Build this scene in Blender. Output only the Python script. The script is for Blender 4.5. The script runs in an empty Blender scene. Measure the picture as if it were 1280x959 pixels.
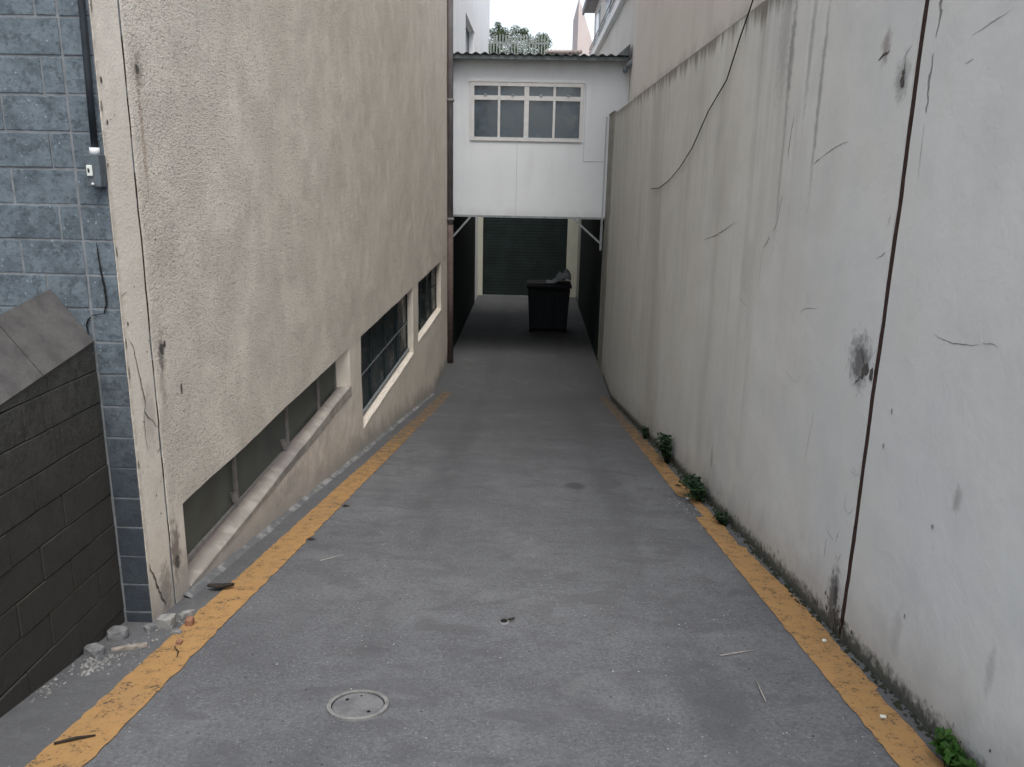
import bpy, bmesh, math, random
from mathutils import Vector, Matrix, noise
R = math.radians
random.seed(7)
scene = bpy.context.scene
COL = scene.collection
XL, XR = -1.84, 1.59          # faces of the two long walls
SL = 0.17                     # fall of the ramp
YE, ZE = 15.2, -2.55          # where it flattens out

def gz(y):
    if y < -3: return 0.51
    if y < 14.6: return -SL*y
    if y < 15.6:
        t = y-14.6
        return -SL*14.6-SL*t+SL*t*t/2
    return -SL*14.6-SL/2
ZF = gz(20)

# ------------------------------------------------------------------ materials
class NT:
    def __init__(s, name):
        s.m = bpy.data.materials.new(name); s.m.use_nodes = True
        s.t = s.m.node_tree; s.t.nodes.clear()
        s.out = s.n('ShaderNodeOutputMaterial'); s.b = s.n('ShaderNodeBsdfPrincipled')
        s.l(s.b.outputs[0], s.out.inputs[0])
        s.pos = s.n('ShaderNodeNewGeometry').outputs['Position']
        sp = s.n('ShaderNodeSeparateXYZ'); s.l(s.pos, sp.inputs[0])
        s.x, s.y, s.z = sp.outputs
    def n(s, k): return s.t.nodes.new(k)
    def l(s, a, b): s.t.links.new(a, b)
    def put(s, v, i):
        if hasattr(v, 'is_output') or isinstance(v, bpy.types.NodeSocket): s.l(v, i)
        else: i.default_value = v
    def math(s, op, a, b=0.0, c=0.0, clamp=False):
        n = s.n('ShaderNodeMath'); n.operation = op; n.use_clamp = clamp
        s.put(a, n.inputs[0]); s.put(b, n.inputs[1]); s.put(c, n.inputs[2]); return n.outputs[0]
    def scale(s, v, off=(0, 0, 0)):
        n = s.n('ShaderNodeMapping'); n.vector_type = 'POINT'
        n.inputs['Scale'].default_value = v; n.inputs['Location'].default_value = off
        s.l(s.pos, n.inputs['Vector']); return n.outputs[0]
    def noise(s, sc, det=4, rough=.55, vec=None, dist=0.0):
        n = s.n('ShaderNodeTexNoise'); n.inputs['Scale'].default_value = sc
        n.inputs['Detail'].default_value = det; n.inputs['Roughness'].default_value = rough
        n.inputs['Distortion'].default_value = dist
        s.l(vec or s.pos, n.inputs['Vector']); return n.outputs['Fac']
    def vor(s, sc, vec=None, feat='F1', rnd=1.0):
        n = s.n('ShaderNodeTexVoronoi'); n.feature = feat; n.inputs['Scale'].default_value = sc
        n.inputs['Randomness'].default_value = rnd
        s.l(vec or s.pos, n.inputs['Vector']); return n.outputs['Distance']
    def ramp(s, v, a, b, lo=0.0, hi=1.0):
        n = s.n('ShaderNodeMapRange'); n.clamp = True; n.interpolation_type = 'SMOOTHSTEP'
        s.put(v, n.inputs[0])
        if a > b: a, b, lo, hi = b, a, hi, lo
        n.inputs[1].default_value = a; n.inputs[2].default_value = b
        n.inputs[3].default_value = lo; n.inputs[4].default_value = hi; return n.outputs[0]
    def mix(s, f, a, b, mode='MIX'):
        n = s.n('ShaderNodeMix'); n.data_type = 'RGBA'; n.blend_type = mode
        s.put(f, n.inputs[0])
        for v, i in ((a, n.inputs[6]), (b, n.inputs[7])):
            if isinstance(v, tuple): i.default_value = (*v, 1)
            else: s.l(v, i)
        return n.outputs[2]
    def blot(s, y, z, ry, rz, nz=None, soft=.5, wob=.6):
        """soft irregular stain on a wall, at (y, z)"""
        a = s.math('DIVIDE', s.math('SUBTRACT', s.y, y), ry)
        b = s.math('DIVIDE', s.math('SUBTRACT', s.z, z), rz)
        d = s.math('SQRT', s.math('ADD', s.math('MULTIPLY', a, a), s.math('MULTIPLY', b, b)))
        nz = nz or s.noise(22, 4, .6)
        d = s.math('ADD', d, s.math('MULTIPLY', s.math('SUBTRACT', nz, .5), wob*2))
        return s.ramp(d, 1.0+soft*.2, 1.0-soft)
    def height(s):
        """height above the ramp"""
        return s.math('SUBTRACT', s.z, s.math('MAXIMUM', s.math('MULTIPLY', s.y, -SL), ZF))
    def finish(s, col, rough=.85, bump=None, bstr=.3, bdist=.01, spec=.3, metal=0.0):
        s.put((*col, 1) if isinstance(col, tuple) else col, s.b.inputs['Base Color'])
        s.put(rough, s.b.inputs['Roughness']); s.b.inputs['Specular IOR Level'].default_value = spec
        s.b.inputs['Metallic'].default_value = metal
        if bump is not None:
            n = s.n('ShaderNodeBump'); n.inputs['Strength'].default_value = bstr
            n.inputs['Distance'].default_value = bdist
            s.l(bump, n.inputs['Height']); s.l(n.outputs[0], s.b.inputs['Normal'])
        return s.m

def simple(name, col, rough=.7, var=.25, sc=8, spec=.3, metal=0.0, bstr=.2, col2=None):
    t = NT(name); nz = t.noise(sc, 5, .6); n2 = t.noise(sc*9, 3, .6)
    d = col2 or tuple(c*(1-var) for c in col)
    c = t.mix(t.ramp(nz, .35, .68), col, d)
    c = t.mix(t.math('MULTIPLY', t.ramp(n2, .4, .75), var), c, tuple(x*.45 for x in col))
    return t.finish(c, rough, n2, bstr, .004, spec, metal)

def mat_cream():
    t = NT('cream_roughcast')
    big = t.noise(1.1, 4, .55); mid = t.noise(7, 5, .6); fine = t.noise(70, 5, .65)
    c = t.mix(t.ramp(big, .3, .7), (.715, .655, .565), (.765, .710, .620))
    c = t.mix(t.math('MULTIPLY', t.ramp(mid, .45, .75), .35), c, (.63, .575, .50))
    pch = t.noise(2.3, 3, .5, t.scale((1, 1, .6), (7, 3, 1)), 1.2)
    c = t.mix(t.ramp(pch, .50, .60, 0, .25), c, (.63, .58, .50))
    h = t.height()
    # smooth render on the strip left of the joint and below the lintel line
    smooth = t.math('MAXIMUM', t.ramp(t.y, 3.86, 3.80), t.ramp(t.z, -.10, -.22))
    peb = t.vor(80, t.scale((1, 1, 1.15))); peb2 = t.noise(140, 3, .7)
    pit = t.math('MULTIPLY', t.ramp(t.noise(38, 3, .5), .53, .66), t.math('SUBTRACT', 1.0, t.math('MULTIPLY', smooth, .8)))
    c = t.mix(t.math('MULTIPLY', pit, .28), c, (.30, .27, .24))
    c = t.mix(t.math('MULTIPLY', t.ramp(t.noise(95, 2, .5), .62, .72), .4), c, (.76, .73, .69))
    # damp and grime near the ground
    wob = t.math('MULTIPLY', t.math('SUBTRACT', t.noise(3.0, 5, .65), .5), .5)
    hh = t.math('ADD', h, wob)
    damp = t.ramp(hh, .34, .02)
    c = t.mix(t.math('MULTIPLY', damp, .62), c, (.20, .20, .195))
    pink = t.math('MULTIPLY', t.ramp(t.z, -.50, -.68), t.ramp(t.y, 9.2, 6.8))
    c = t.mix(t.math('MULTIPLY', pink, t.ramp(mid, .3, .6, .15, .55)), c, (.47, .41, .365))
    strk = t.noise(1.0, 4, .6, t.scale((1, 3.2, .5)), .8)
    c = t.mix(t.math('MULTIPLY', t.ramp(strk, .56, .74), .07), c, (.30, .265, .23))
    nz = t.noise(24, 4, .6)
    for (y, z, ry, rz, k, q) in [(3.93, 2.02, .05, .10, .6, (.20, .17, .14)), (3.92, 1.72, .022, .33, .45, (.33, .22, .14)),
                                 (3.91, .70, .045, .13, .7, (.10, .09, .08)), (3.90, .52, .04, .15, .4, (.22, .19, .17)),
                                 (3.87, -.36, .07, .20, .75, (.12, .09, .075)), (3.72, -.50, .07, .16, .55, (.17, .15, .13)),
                                 (5.9, -.78, .45, .10, .35, (.22, .21, .21)), (3.72, .42, .07, .20, .4, (.30, .27, .24))]:
        c = t.mix(t.math('MULTIPLY', t.blot(y, z, ry, rz, nz, .7, .9), k), c, q)
    e = t.math('MULTIPLY', t.ramp(t.y, 3.60, 3.565), .5)
    c = t.mix(t.math('MULTIPLY', e, t.ramp(nz, .35, .6)), c, (.42, .36, .28))
    b = t.math('ADD', t.math('MULTIPLY', peb, .7), t.math('MULTIPLY', fine, 1.5))
    b = t.math('SUBTRACT', b, t.math('MULTIPLY', pit, .6))
    b = t.math('ADD', b, t.math('MULTIPLY', peb2, .8))
    b = t.math('MULTIPLY', b, t.math('SUBTRACT', 1.0, t.math('MULTIPLY', smooth, .8)))
    b = t.math('MULTIPLY', b, t.ramp(t.noise(3.1, 3, .5, t.scale((1, 1, 1), (2, 2, 2))), .3, .65, .45, 1.25))
    b = t.math('ADD', b, t.math('MULTIPLY', mid, .8))
    return t.finish(c, .92, b, .75, .010, .2)

def mat_painted():
    t = NT('weathered_painted_render')
    big = t.noise(.8, 4, .55); mid = t.noise(3.2, 5, .6); hue = t.noise(1.7, 3, .5, t.scale((1, 1, 1), (5, 3, 9)))
    c = t.mix(t.ramp(big, .32, .68), (.705, .712, .685), (.64, .65, .64))
    c = t.mix(t.ramp(hue, .4, .7, 0, .6), c, (.66, .655, .615))
    c = t.mix(t.ramp(mid, .45, .8, 0, .35), c, (.55, .565, .565))
    top = t.ramp(t.z, .1, 2.7)
    far = t.ramp(t.y, 4.0, 6.0)
    # rain streaks running down from the top of the wall
    s1 = t.noise(1.0, 5, .6, t.scale((1, 2.3, .20)), .9)
    s2 = t.noise(1.0, 4, .6, t.scale((1, 6.5, .35), (0, 4, 2)), .7)
    s3 = t.noise(1.0, 3, .5, t.scale((1, .8, .30), (0, 7, 2)), .5)
    st = t.math('MULTIPLY', t.math('ADD', t.math('MULTIPLY', t.ramp(s1, .46, .74), .44), t.math('MULTIPLY', t.ramp(s2, .5, .74), .20)), far)
    st = t.math('MULTIPLY', st, t.ramp(t.z, -.9, 2.6, .22, 1.0), clamp=True)
    c = t.mix(st, c, (.33, .32, .29))
    c = t.mix(t.math('MULTIPLY', t.math('MULTIPLY', t.ramp(s3, .5, .7), far), .45), c, (.40, .385, .35))
    edge = t.math('ADD', t.z, t.math('MULTIPLY', t.math('SUBTRACT', s2, .5), .55))
    c = t.mix(t.math('MULTIPLY', t.ramp(edge, 2.66, 2.82), .8), c, (.15, .135, .115))  # top line: dirt plus the shadow under the upper building, in the colour
    # colour gets darker towards the far end
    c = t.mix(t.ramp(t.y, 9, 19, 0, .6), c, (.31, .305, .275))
    nz = t.noise(22, 4, .62); nz2 = t.noise(6, 4, .6)
    for (y, z, ry, rz, k, q) in [(3.985, 2.19, .060, .085, .65, (.20, .17, .15)), (3.77, 2.03, .08, .11, .6, (.17, .17, .175)),
                                 (3.82, .76, .15, .15, .85, (.085, .085, .09)), (3.77, -.47, .09, .20, .9, (.055, .055, .055)),
                                 (3.68, -.64, .15, .15, .95, (.05, .05, .045)), (2.82, .47, .035, .06, .55, (.25, .24, .21)),
                                 (4.82, 2.1, .035, .65, .6, (.22, .22, .23)), (5.44, 2.35, .06, .42, .65, (.17, .18, .20)),
                                 (5.43, 1.75, .035, .7, .45, (.25, .27, .28)), (5.07, 2.4, .045, .5, .5, (.24, .25, .29)),
                                 (5.62, 2.5, .16, .5, .4, (.27, .27, .28)), (3.1, -.25, .05, .15, .3, (.27, .28, .29)),
                                 (2.45, .0, .03, .12, .35, (.27, .28, .29)), (6.6, -.72, .03, .13, .5, (.17, .17, .17))]:
        c = t.mix(t.math('MULTIPLY', t.blot(y, z, ry, rz, nz, .75, .8), k), c, q)
    h = t.height()
    g = t.math('ADD', h, t.math('MULTIPLY', t.math('SUBTRACT', nz2, .5), .40))
    c = t.mix(t.ramp(g, .42, .05, 0, .38), c, (.23, .235, .235))
    g2 = t.math('ADD', h, t.math('MULTIPLY', t.math('SUBTRACT', nz, .5), .16))
    c = t.mix(t.ramp(g2, .12, .03, 0, .92), c, (.045, .050, .040))
    b = t.math('ADD', t.noise(5, 4, .6), t.math('MULTIPLY', t.noise(60, 4, .6), .18))
    return t.finish(c, .72, b, .30, .02, .3)

def mat_floor():
    t = NT('worn_concrete')
    big = t.noise(.9, 5, .6); mid = t.noise(5.5, 4, .65); fine = t.noise(55, 4, .7)
    c = t.mix(t.ramp(big, .3, .7), (.100, .105, .114), (.145, .151, .160))
    c = t.mix(t.ramp(mid, .42, .72, 0, .55), c, (.085, .088, .094))
    c = t.mix(t.ramp(fine, .40, .70, 0, .65), c, (.052, .054, .06))
    c = t.mix(t.ramp(t.noise(110, 3, .6), .54, .68, 0, .55), c, (.27, .27, .28))
    pt = t.noise(2.6, 4, .7, t.scale((1, 1.6, 1), (2, 5, 0)), .5)
    c = t.mix(t.ramp(pt, .50, .62, 0, .5), c, (.078, .080, .086))
    sp = t.vor(9, t.scale((1, 1, 1))); spm = t.noise(2.0, 3, .6)
    c = t.mix(t.math('MULTIPLY', t.ramp(sp, .055, .025), t.ramp(spm, .48, .56)), c, (.50, .50, .49))
    sp2 = t.vor(23, t.scale((1, 1, 1), (3, 1, 0)))
    c = t.mix(t.math('MULTIPLY', t.ramp(sp2, .10, .05), t.ramp(t.noise(1.6, 2), .5, .56)), c, (.42, .42, .42))
    sp3 = t.vor(6.5, t.scale((1, 1, 1), (8, 1, 0)))
    c = t.mix(t.math('MULTIPLY', t.ramp(sp3, .05, .025), .85), c, (.025, .025, .025))
    # darker damp margins under the walls and an oily drag down the middle
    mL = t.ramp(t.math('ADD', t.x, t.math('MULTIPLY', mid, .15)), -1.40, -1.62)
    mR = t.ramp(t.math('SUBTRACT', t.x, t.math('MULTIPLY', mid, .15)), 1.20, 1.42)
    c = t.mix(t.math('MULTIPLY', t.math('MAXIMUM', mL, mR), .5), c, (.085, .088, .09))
    oil = t.noise(1.0, 5, .6, t.scale((2.2, .35, 1)), .4)
    c = t.mix(t.math('MULTIPLY', t.ramp(oil, .5, .72), .45), c, (.085, .088, .095))
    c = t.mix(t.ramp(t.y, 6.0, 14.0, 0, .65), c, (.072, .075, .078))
    dust = t.math('MULTIPLY', t.ramp(t.noise(1.4, 5, .7, t.scale((1, 1, 1), (4, 9, 0))), .55, .72), .35)
    c = t.mix(t.math('MULTIPLY', dust, .7), c, (.20, .203, .205))
    trk = t.math('MAXIMUM', t.ramp(t.math('ABSOLUTE', t.math('SUBTRACT', t.math('ADD', t.x, t.math('MULTIPLY', big, .15)), -.72)), .22, .05), t.ramp(t.math('ABSOLUTE', t.math('SUBTRACT', t.math('ADD', t.x, t.math('MULTIPLY', big, .15)), .86)), .22, .05))
    c = t.mix(t.math('MULTIPLY', t.math('MULTIPLY', trk, t.ramp(oil, .35, .6)), .38), c, (.06, .062, .067))
    dx = t.math('DIVIDE', t.math('SUBTRACT', t.x, .46), .13); dy = t.math('DIVIDE', t.math('SUBTRACT', t.y, 7.05), .22)
    dd = t.math('ADD', t.math('SQRT', t.math('ADD', t.math('MULTIPLY', dx, dx), t.math('MULTIPLY', dy, dy))), t.math('MULTIPLY', mid, .9))
    c = t.mix(t.ramp(dd, 1.4, .9, 0, .75), c, (.045, .046, .05))
    b = t.math('ADD', t.math('MULTIPLY', fine, .8), mid)
    return t.finish(c, .86, b, .5, .008, .25)

def mat_yellow():
    t = NT('worn_yellow_paint')
    n1 = t.noise(14, 5, .65); n2 = t.noise(75, 4, .7); n3 = t.noise(3, 4, .6)
    c = t.mix(t.ramp(n1, .35, .7), (.345, .205, .082), (.285, .172, .075))
    c = t.mix(t.ramp(n2, .5, .75, 0, .5), c, (.30, .165, .06))
    c = t.mix(t.ramp(n3, .5, .75, 0, .6), c, (.27, .175, .09))
    c = t.mix(t.ramp(t.y, 6, 10, 0, .55), c, (.22, .145, .075))
    chip = t.math('ADD', t.math('MULTIPLY', n1, .40), t.math('MULTIPLY', n2, .60))
    chip = t.math('ADD', chip, t.ramp(t.y, 5.5, 12, 0, .11))
    a = t.ramp(chip, .64, .54)
    m = t.finish(c, .8, n2, .2, .003)
    tr = t.n('ShaderNodeBsdfTransparent'); mx = t.n('ShaderNodeMixShader')
    t.l(a, mx.inputs[0]); t.l(tr.outputs[0], mx.inputs[1]); t.l(t.b.outputs[0], mx.inputs[2]); t.l(mx.outputs[0], t.out.inputs[0])
    return m

def mat_block(name, c1, c2, joint, low_tint):
    t = NT(name)
    n1 = t.noise(6, 5, .65); n2 = t.noise(60, 4, .7); n3 = t.noise(1.7, 3, .5)
    c = t.mix(t.ramp(n1, .35, .68), c1, c2)
    c = t.mix(t.ramp(n2, .5, .7, 0, .55), c, tuple(x*.35 for x in c1))
    c = t.mix(t.ramp(n3, .45, .7, 0, .4), c, tuple(x*.65 for x in c2))
    sp = t.vor(42); c = t.mix(t.math('MULTIPLY', t.ramp(sp, .20, .10), t.ramp(t.noise(9, 2), .45, .6)), c, tuple(min(1, x*3.0) for x in c2))
    c = t.mix(t.ramp(t.noise(17, 4, .7), .50, .60, 0, .45), c, tuple(min(1, x*1.8) for x in c2))
    c = t.mix(t.ramp(t.noise(28, 4, .7, t.scale((1, 1, 1), (3, 5, 1))), .52, .62, 0, .5), c, tuple(x*.45 for x in c2))
    if low_tint: c = t.mix(t.ramp(t.math('ADD', t.z, t.math('MULTIPLY', n3, .8)), 1.3, .35, 0, .80), c, low_tint)  # tints the blocks darker towards the bottom
    return t.finish(c, .9, t.math('ADD', n2, n1), .55, .006, .25)

def mat_glass(name, col, rough=.12, spec=.5):
    t = NT(name); n = t.noise(3.5, 4, .6)
    c = t.mix(t.ramp(n, .35, .7), col, tuple(x*1.7+.004 for x in col))
    return t.finish(c, t.ramp(n, .3, .7, rough, rough+.25), None, spec=spec)

def mat_leaf(name, c1, c2):
    t = NT(name); n = t.noise(14, 3, .6)
    c = t.mix(t.ramp(n, .35, .65), c1, c2)
    m = t.finish(c, .6, None)
    tr = t.n('ShaderNodeBsdfTranslucent'); t.l(c, tr.inputs[0])
    mx = t.n('ShaderNodeMixShader'); mx.inputs[0].default_value = .35
    t.l(t.b.outputs[0], mx.inputs[1]); t.l(tr.outputs[0], mx.inputs[2]); t.l(mx.outputs[0], t.out.inputs[0])
    return m

M = {
 'cream': mat_cream(), 'paint': mat_painted(), 'floor': mat_floor(), 'yellow': mat_yellow(),
 'bluestone': mat_block('blue_grey_block', (.135, .165, .185), (.082, .102, .118), None, (.028, .034, .044)),
 'mortar': simple('block_mortar', (.20, .215, .225), .95, .3, 20),
 'darkblock': mat_block('sooty_block', (.064, .064, .058), (.045, .045, .041), None, (.040, .037, .033)),
 'darkjoint': simple('sooty_joint', (.016, .015, .014), .95, .3, 20),
 'slab': simple('stone_slab', (.10, .096, .094), .9, .35, 9, col2=(.065, .063, .062)),
 'rust': simple('rusty_joint', (.060, .030, .024), .9, .5, 22, col2=(.026, .015, .013)),
 'crack': simple('crack_dark', (.115, .107, .098), .95, .3, 40),
 'scuff': simple('scuff_grey', (.33, .328, .318), .9, .3, 40),
 'crust': simple('chipped_edge', (.30, .27, .235), .95, .4, 40),
 'mortarwhite': simple('lime_mortar', (.27, .27, .26), .95, .4, 18),
 'panel': simple('white_painted_panel', (.60, .645, .675), .6, .06, 1.3, bstr=.05),
 'panelseam': simple('panel_seam', (.42, .45, .47), .7, .1, 5),
 'alu': simple('window_metal', (.62, .63, .63), .45, .12, 6, spec=.5),
 'steel': simple('galvanised_steel', (.33, .36, .38), .5, .25, 12, metal=.3),
 'greymetal': simple('grey_window_metal', (.26, .245, .235), .6, .3, 14),
 'fibro': simple('fibre_cement_sheet', (.17, .195, .205), .9, .4, 4),
 'glass': mat_glass('dark_glass', (.030, .048, .066), .03, .8),
 'frosted': mat_glass('dusty_glass', (.060, .068, .058), .35, .4),
 'tealglass': mat_glass('dark_teal_pane', (.008, .016, .019), .22, .35),
 'pipe': simple('grey_downpipe', (.21, .20, .21), .6, .3, 4, col2=(.16, .14, .14)),
 'conduit': simple('dark_conduit', (.018, .024, .030), .5, .3, 10),
 'boxgrey': simple('grey_box_metal', (.10, .12, .135), .6, .35, 30, col2=(.065, .08, .09)),
 'label': simple('pale_label', (.62, .66, .60), .5, .1, 30),
 'black': simple('black_cable', (.012, .012, .013), .6, .2, 30),
 'uppercream': None, 'white': simple('white_limewash', (.88, .885, .88), .85, .05, 1.5),
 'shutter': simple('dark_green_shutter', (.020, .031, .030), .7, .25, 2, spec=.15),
 'palecream': simple('pale_pilaster', (.55, .55, .46), .85, .1, 3),
 'bin': simple('dark_bin_plastic', (.012, .015, .020), .6, .3, 5),
 'sheet': simple('crumpled_white_sheet', (.42, .44, .46), .6, .2, 6),
 'lid': simple('cast_cover_metal', (.22, .225, .235), .5, .35, 9, metal=.3, col2=(.13, .135, .14)),
 'lidring': simple('cover_ring', (.24, .24, .235), .6, .4, 20),
 'hole': simple('hole_black', (.008, .008, .008), .9, .2, 20),
 'rubble': simple('rubble_grey', (.20, .205, .21), .95, .4, 30),
 'brick': simple('brick_chip', (.27, .14, .09), .95, .4, 30),
 'wood': simple('dead_wood', (.035, .027, .022), .85, .4, 30),
 'straw': simple('straw', (.42, .40, .36), .8, .3, 30),
 'bark': simple('bark', (.10, .08, .06), .95, .4, 12),
 'weed': mat_leaf('weed_leaf', (.018, .045, .020), (.036, .072, .030)),
 'weedbright': mat_leaf('bright_weed_leaf', (.028, .085, .012), (.048, .125, .018)),
 'leaf': mat_leaf('tree_leaf', (.075, .115, .055), (.11, .145, .075)),
 'fence': simple('pale_slat', (.27, .31, .28), .8, .25, 3),
 'fencegap': simple('fence_gap', (.22, .26, .23), .85, .3, 3),
 'tile': simple('pinkish_tile', (.56, .47, .43), .85, .3, 3),
 'pinkwall': simple('pale_pink_render', (.62, .54, .51), .9, .1, 1.2),
 'gutter': simple('grey_gutter', (.24, .28, .31), .6, .25, 5),
 'eave': simple('grey_eave', (.34, .35, .37), .8, .25, 2),
 'asphalt': simple('asphalt', (.05, .05, .052), .9, .3, 10),
}
t = NT('upper_cream_render')
c = t.mix(t.ramp(t.noise(.9, 4), .3, .7), (.66, .63, .60), (.72, .695, .66))
c = t.mix(t.math('MULTIPLY', t.ramp(t.noise(1.0, 4, .6, t.scale((1, 3, .3))), .5, .75), .25), c, (.40, .375, .35))
c = t.mix(t.math('MULTIPLY', t.ramp(t.math('ADD', t.z, t.math('MULTIPLY', t.noise(3, 4), .5)), 3.2, 2.98), .35), c, (.26, .235, .22))
M['uppercream'] = t.finish(c, .9, t.noise(40, 4), .15, .01, .2)

t = NT('weathered_panel')
c = t.mix(t.ramp(t.noise(.7, 4), .3, .7), (.70, .735, .76), (.65, .69, .72))
st = t.noise(1.0, 4, .6, t.scale((3.2, 1, .45)), .5)
c = t.mix(t.ramp(st, .52, .72, 0, .14), c, (.40, .41, .40))
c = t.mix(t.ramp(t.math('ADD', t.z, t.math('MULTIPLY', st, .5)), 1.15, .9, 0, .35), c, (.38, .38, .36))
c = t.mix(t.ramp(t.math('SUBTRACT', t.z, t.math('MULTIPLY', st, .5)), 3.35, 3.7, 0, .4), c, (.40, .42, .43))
M['panel'] = t.finish(c, .6, t.noise(2.2, 3), .25, .02)
# ------------------------------------------------------------------ mesh helpers
class MB:
    """collects faces (world coordinates) and links them as one mesh object"""
    def __init__(s): s.v = []; s.f = []; s.mi = []; s.sm = []
    def add(s, vs, fs, mi=0, smooth=False):
        o = len(s.v); s.v += [tuple(p) for p in vs]
        for f in fs: s.f.append(tuple(i+o for i in f)); s.mi.append(mi); s.sm.append(smooth)
    def quad(s, a, b, c, d, mi=0): s.add([a, b, c, d], [(0, 1, 2, 3)], mi)
    def box(s, x0, x1, y0, y1, z0, z1, mi=0, bev=0.0, jit=0.0, zf=None):
        r = lambda: random.uniform(-jit, jit)
        if x0 > x1: x0, x1 = x1, x0
        if y0 > y1: y0, y1 = y1, y0
        if bev <= 0:
            vs = [(x+r(), y+r(), z+r()) for x in (x0, x1) for y in (y0, y1) for z in (z0, z1)]
            fs = [(0, 1, 3, 2), (4, 6, 7, 5), (0, 4, 5, 1), (2, 3, 7, 6), (0, 2, 6, 4), (1, 5, 7, 3)]
            s.add(vs, fs, mi); return
        bm = bmesh.new(); bmesh.ops.create_cube(bm, size=1)
        for v in bm.verts:
            v.co = Vector(((x0+x1)/2+v.co.x*(x1-x0), (y0+y1)/2+v.co.y*(y1-y0), (z0+z1)/2+v.co.z*(z1-z0)))
            v.co += Vector((r(), r(), r()))
        bmesh.ops.bevel(bm, geom=bm.edges[:], offset=min(bev, (x1-x0)*.45, (y1-y0)*.45, (z1-z0)*.45), segments=2, affect='EDGES', profile=.6)
        if zf:
            for v in bm.verts: v.co = zf(v.co)
        s.bm(bm, mi)
    def bm(s, bm, mi=0, smooth=False):
        bm.verts.index_update()
        s.add([v.co[:] for v in bm.verts], [tuple(v.index for v in f.verts) for f in bm.faces], mi, smooth); bm.free()
    def tube(s, pts, rad, n=8, mi=0, cap=True):
        pts = [Vector(p) for p in pts]; rad = rad if isinstance(rad, (list, tuple)) else [rad]*len(pts)
        vs = []; fs = []; up = None
        for i, p in enumerate(pts):
            d = (pts[min(i+1, len(pts)-1)]-pts[max(i-1, 0)]).normalized()
            if up is None:
                up = d.orthogonal().normalized()
            up = (up-d*up.dot(d)).normalized(); w = d.cross(up)
            for k in range(n):
                a = 2*math.pi*k/n; vs.append(p+(up*math.cos(a)+w*math.sin(a))*rad[i])
        for i in range(len(pts)-1):
            for k in range(n): fs.append((i*n+k, i*n+(k+1) % n, (i+1)*n+(k+1) % n, (i+1)*n+k))
        if cap: fs.append(tuple(range(n))[::-1]); fs.append(tuple((len(pts)-1)*n+k for k in range(n)))
        s.add(vs, fs, mi, True)
    def bar(s, a, b, w, h, mi=0):
        a, b = Vector(a), Vector(b); d = (b-a).normalized(); u = Vector((0, 1, 0)) if abs(d.y) < .9 else Vector((1, 0, 0))
        u = (u-d*u.dot(d)).normalized(); v = d.cross(u)
        vs = [p+u*(i*w/2)+v*(j*h/2) for p in (a, b) for i, j in ((-1, -1), (1, -1), (1, 1), (-1, 1))]
        s.add(vs, [(3, 2, 1, 0), (4, 5, 6, 7), (0, 1, 5, 4), (1, 2, 6, 5), (2, 3, 7, 6), (3, 0, 4, 7)], mi)
    def grid(s, us, vs, fn, mi=0, hole=None, flip=False, smooth=True):
        o = len(s.v); nu, nv = len(us), len(vs)
        for u in us:
            for v in vs: s.v.append(tuple(fn(u, v)))
        for i in range(nu-1):
            for j in range(nv-1):
                if hole and hole((us[i]+us[i+1])/2, (vs[j]+vs[j+1])/2): continue
                f = (o+i*nv+j, o+(i+1)*nv+j, o+(i+1)*nv+j+1, o+i*nv+j+1)
                s.f.append(f[::-1] if flip else f); s.mi.append(mi); s.sm.append(smooth)
    def build(s, name, mats, parent=None, base=None):
        me = bpy.data.meshes.new(name)
        b = Vector(base) if base is not None else (Vector(parent.get('_b', (0, 0, 0))) if parent else Vector((0, 0, 0)))
        me.from_pydata([tuple(Vector(p)-b) for p in s.v], [], s.f); me.update()
        for m in (mats if isinstance(mats, (list, tuple)) else [mats]): me.materials.append(m)
        me.polygons.foreach_set('material_index', s.mi); me.polygons.foreach_set('use_smooth', s.sm)
        o = bpy.data.objects.new(name, me); COL.objects.link(o)
        if parent: o.parent = parent; BASE[o.name] = b
        else: o.location = b; BASE[o.name] = b
        return o
BASE = {}
def lin(a, b, step, extra=()):
    n = max(1, round((b-a)/step)); L = [a+(b-a)*i/n for i in range(n+1)]
    st = (b-a)/n; ex = sorted(set(e for e in extra if a < e < b))
    L = [v for v in L if v in (a, b) or all(abs(v-e) > st*.3 for e in ex)]
    return sorted(L+ex)
def tag(o, label, cat, group=None, kind=None):
    if label: o['label'] = label
    if cat: o['category'] = cat
    if group: o['group'] = group
    if kind: o['kind'] = kind
    return o
def thing(name, loc, label, cat, group=None):
    o = bpy.data.objects.new(name, None); COL.objects.link(o); o.location = loc; o.empty_display_size = .2
    BASE[o.name] = Vector(loc); return tag(o, label, cat, group)
def part(mb, name, mats, parent):      # children keep world placement: subtract the root's base
    return mb.build(name, mats, parent, BASE[parent.name])
def nz(x, y, z=0.0, s=1.0): return noise.noise(Vector((x*s, y*s, z*s)))

# ------------------------------------------------------------------ ground, ramp, lines
ys = [-150, -60, -20, -6, -3.01, -2.99]+lin(-2, 14, 1.0)+[14.6]+lin(14.7, 15.6, .1)+[17, 20, 28.5, 40, 80, 200]
g = MB(); g.grid([-200, -60, -10, 10, 60, 200], ys, lambda x, y: (x, y, gz(y)-.03))
tag(g.build('ground', M['asphalt']), None, None, kind='structure')
g = MB()
def rf(x, y): 
    k = .006 if y < 12 else .003
    return (x, y, gz(y)+nz(x, y, 0, .9)*k)
g.grid(lin(-2.1, 1.75, .11), lin(-2.9, 14.6, .11)+lin(14.7, 15.6, .1)+lin(16, 28.5, .5), rf)
tag(g.build('ramp', M['floor']), None, None, kind='structure')

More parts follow.
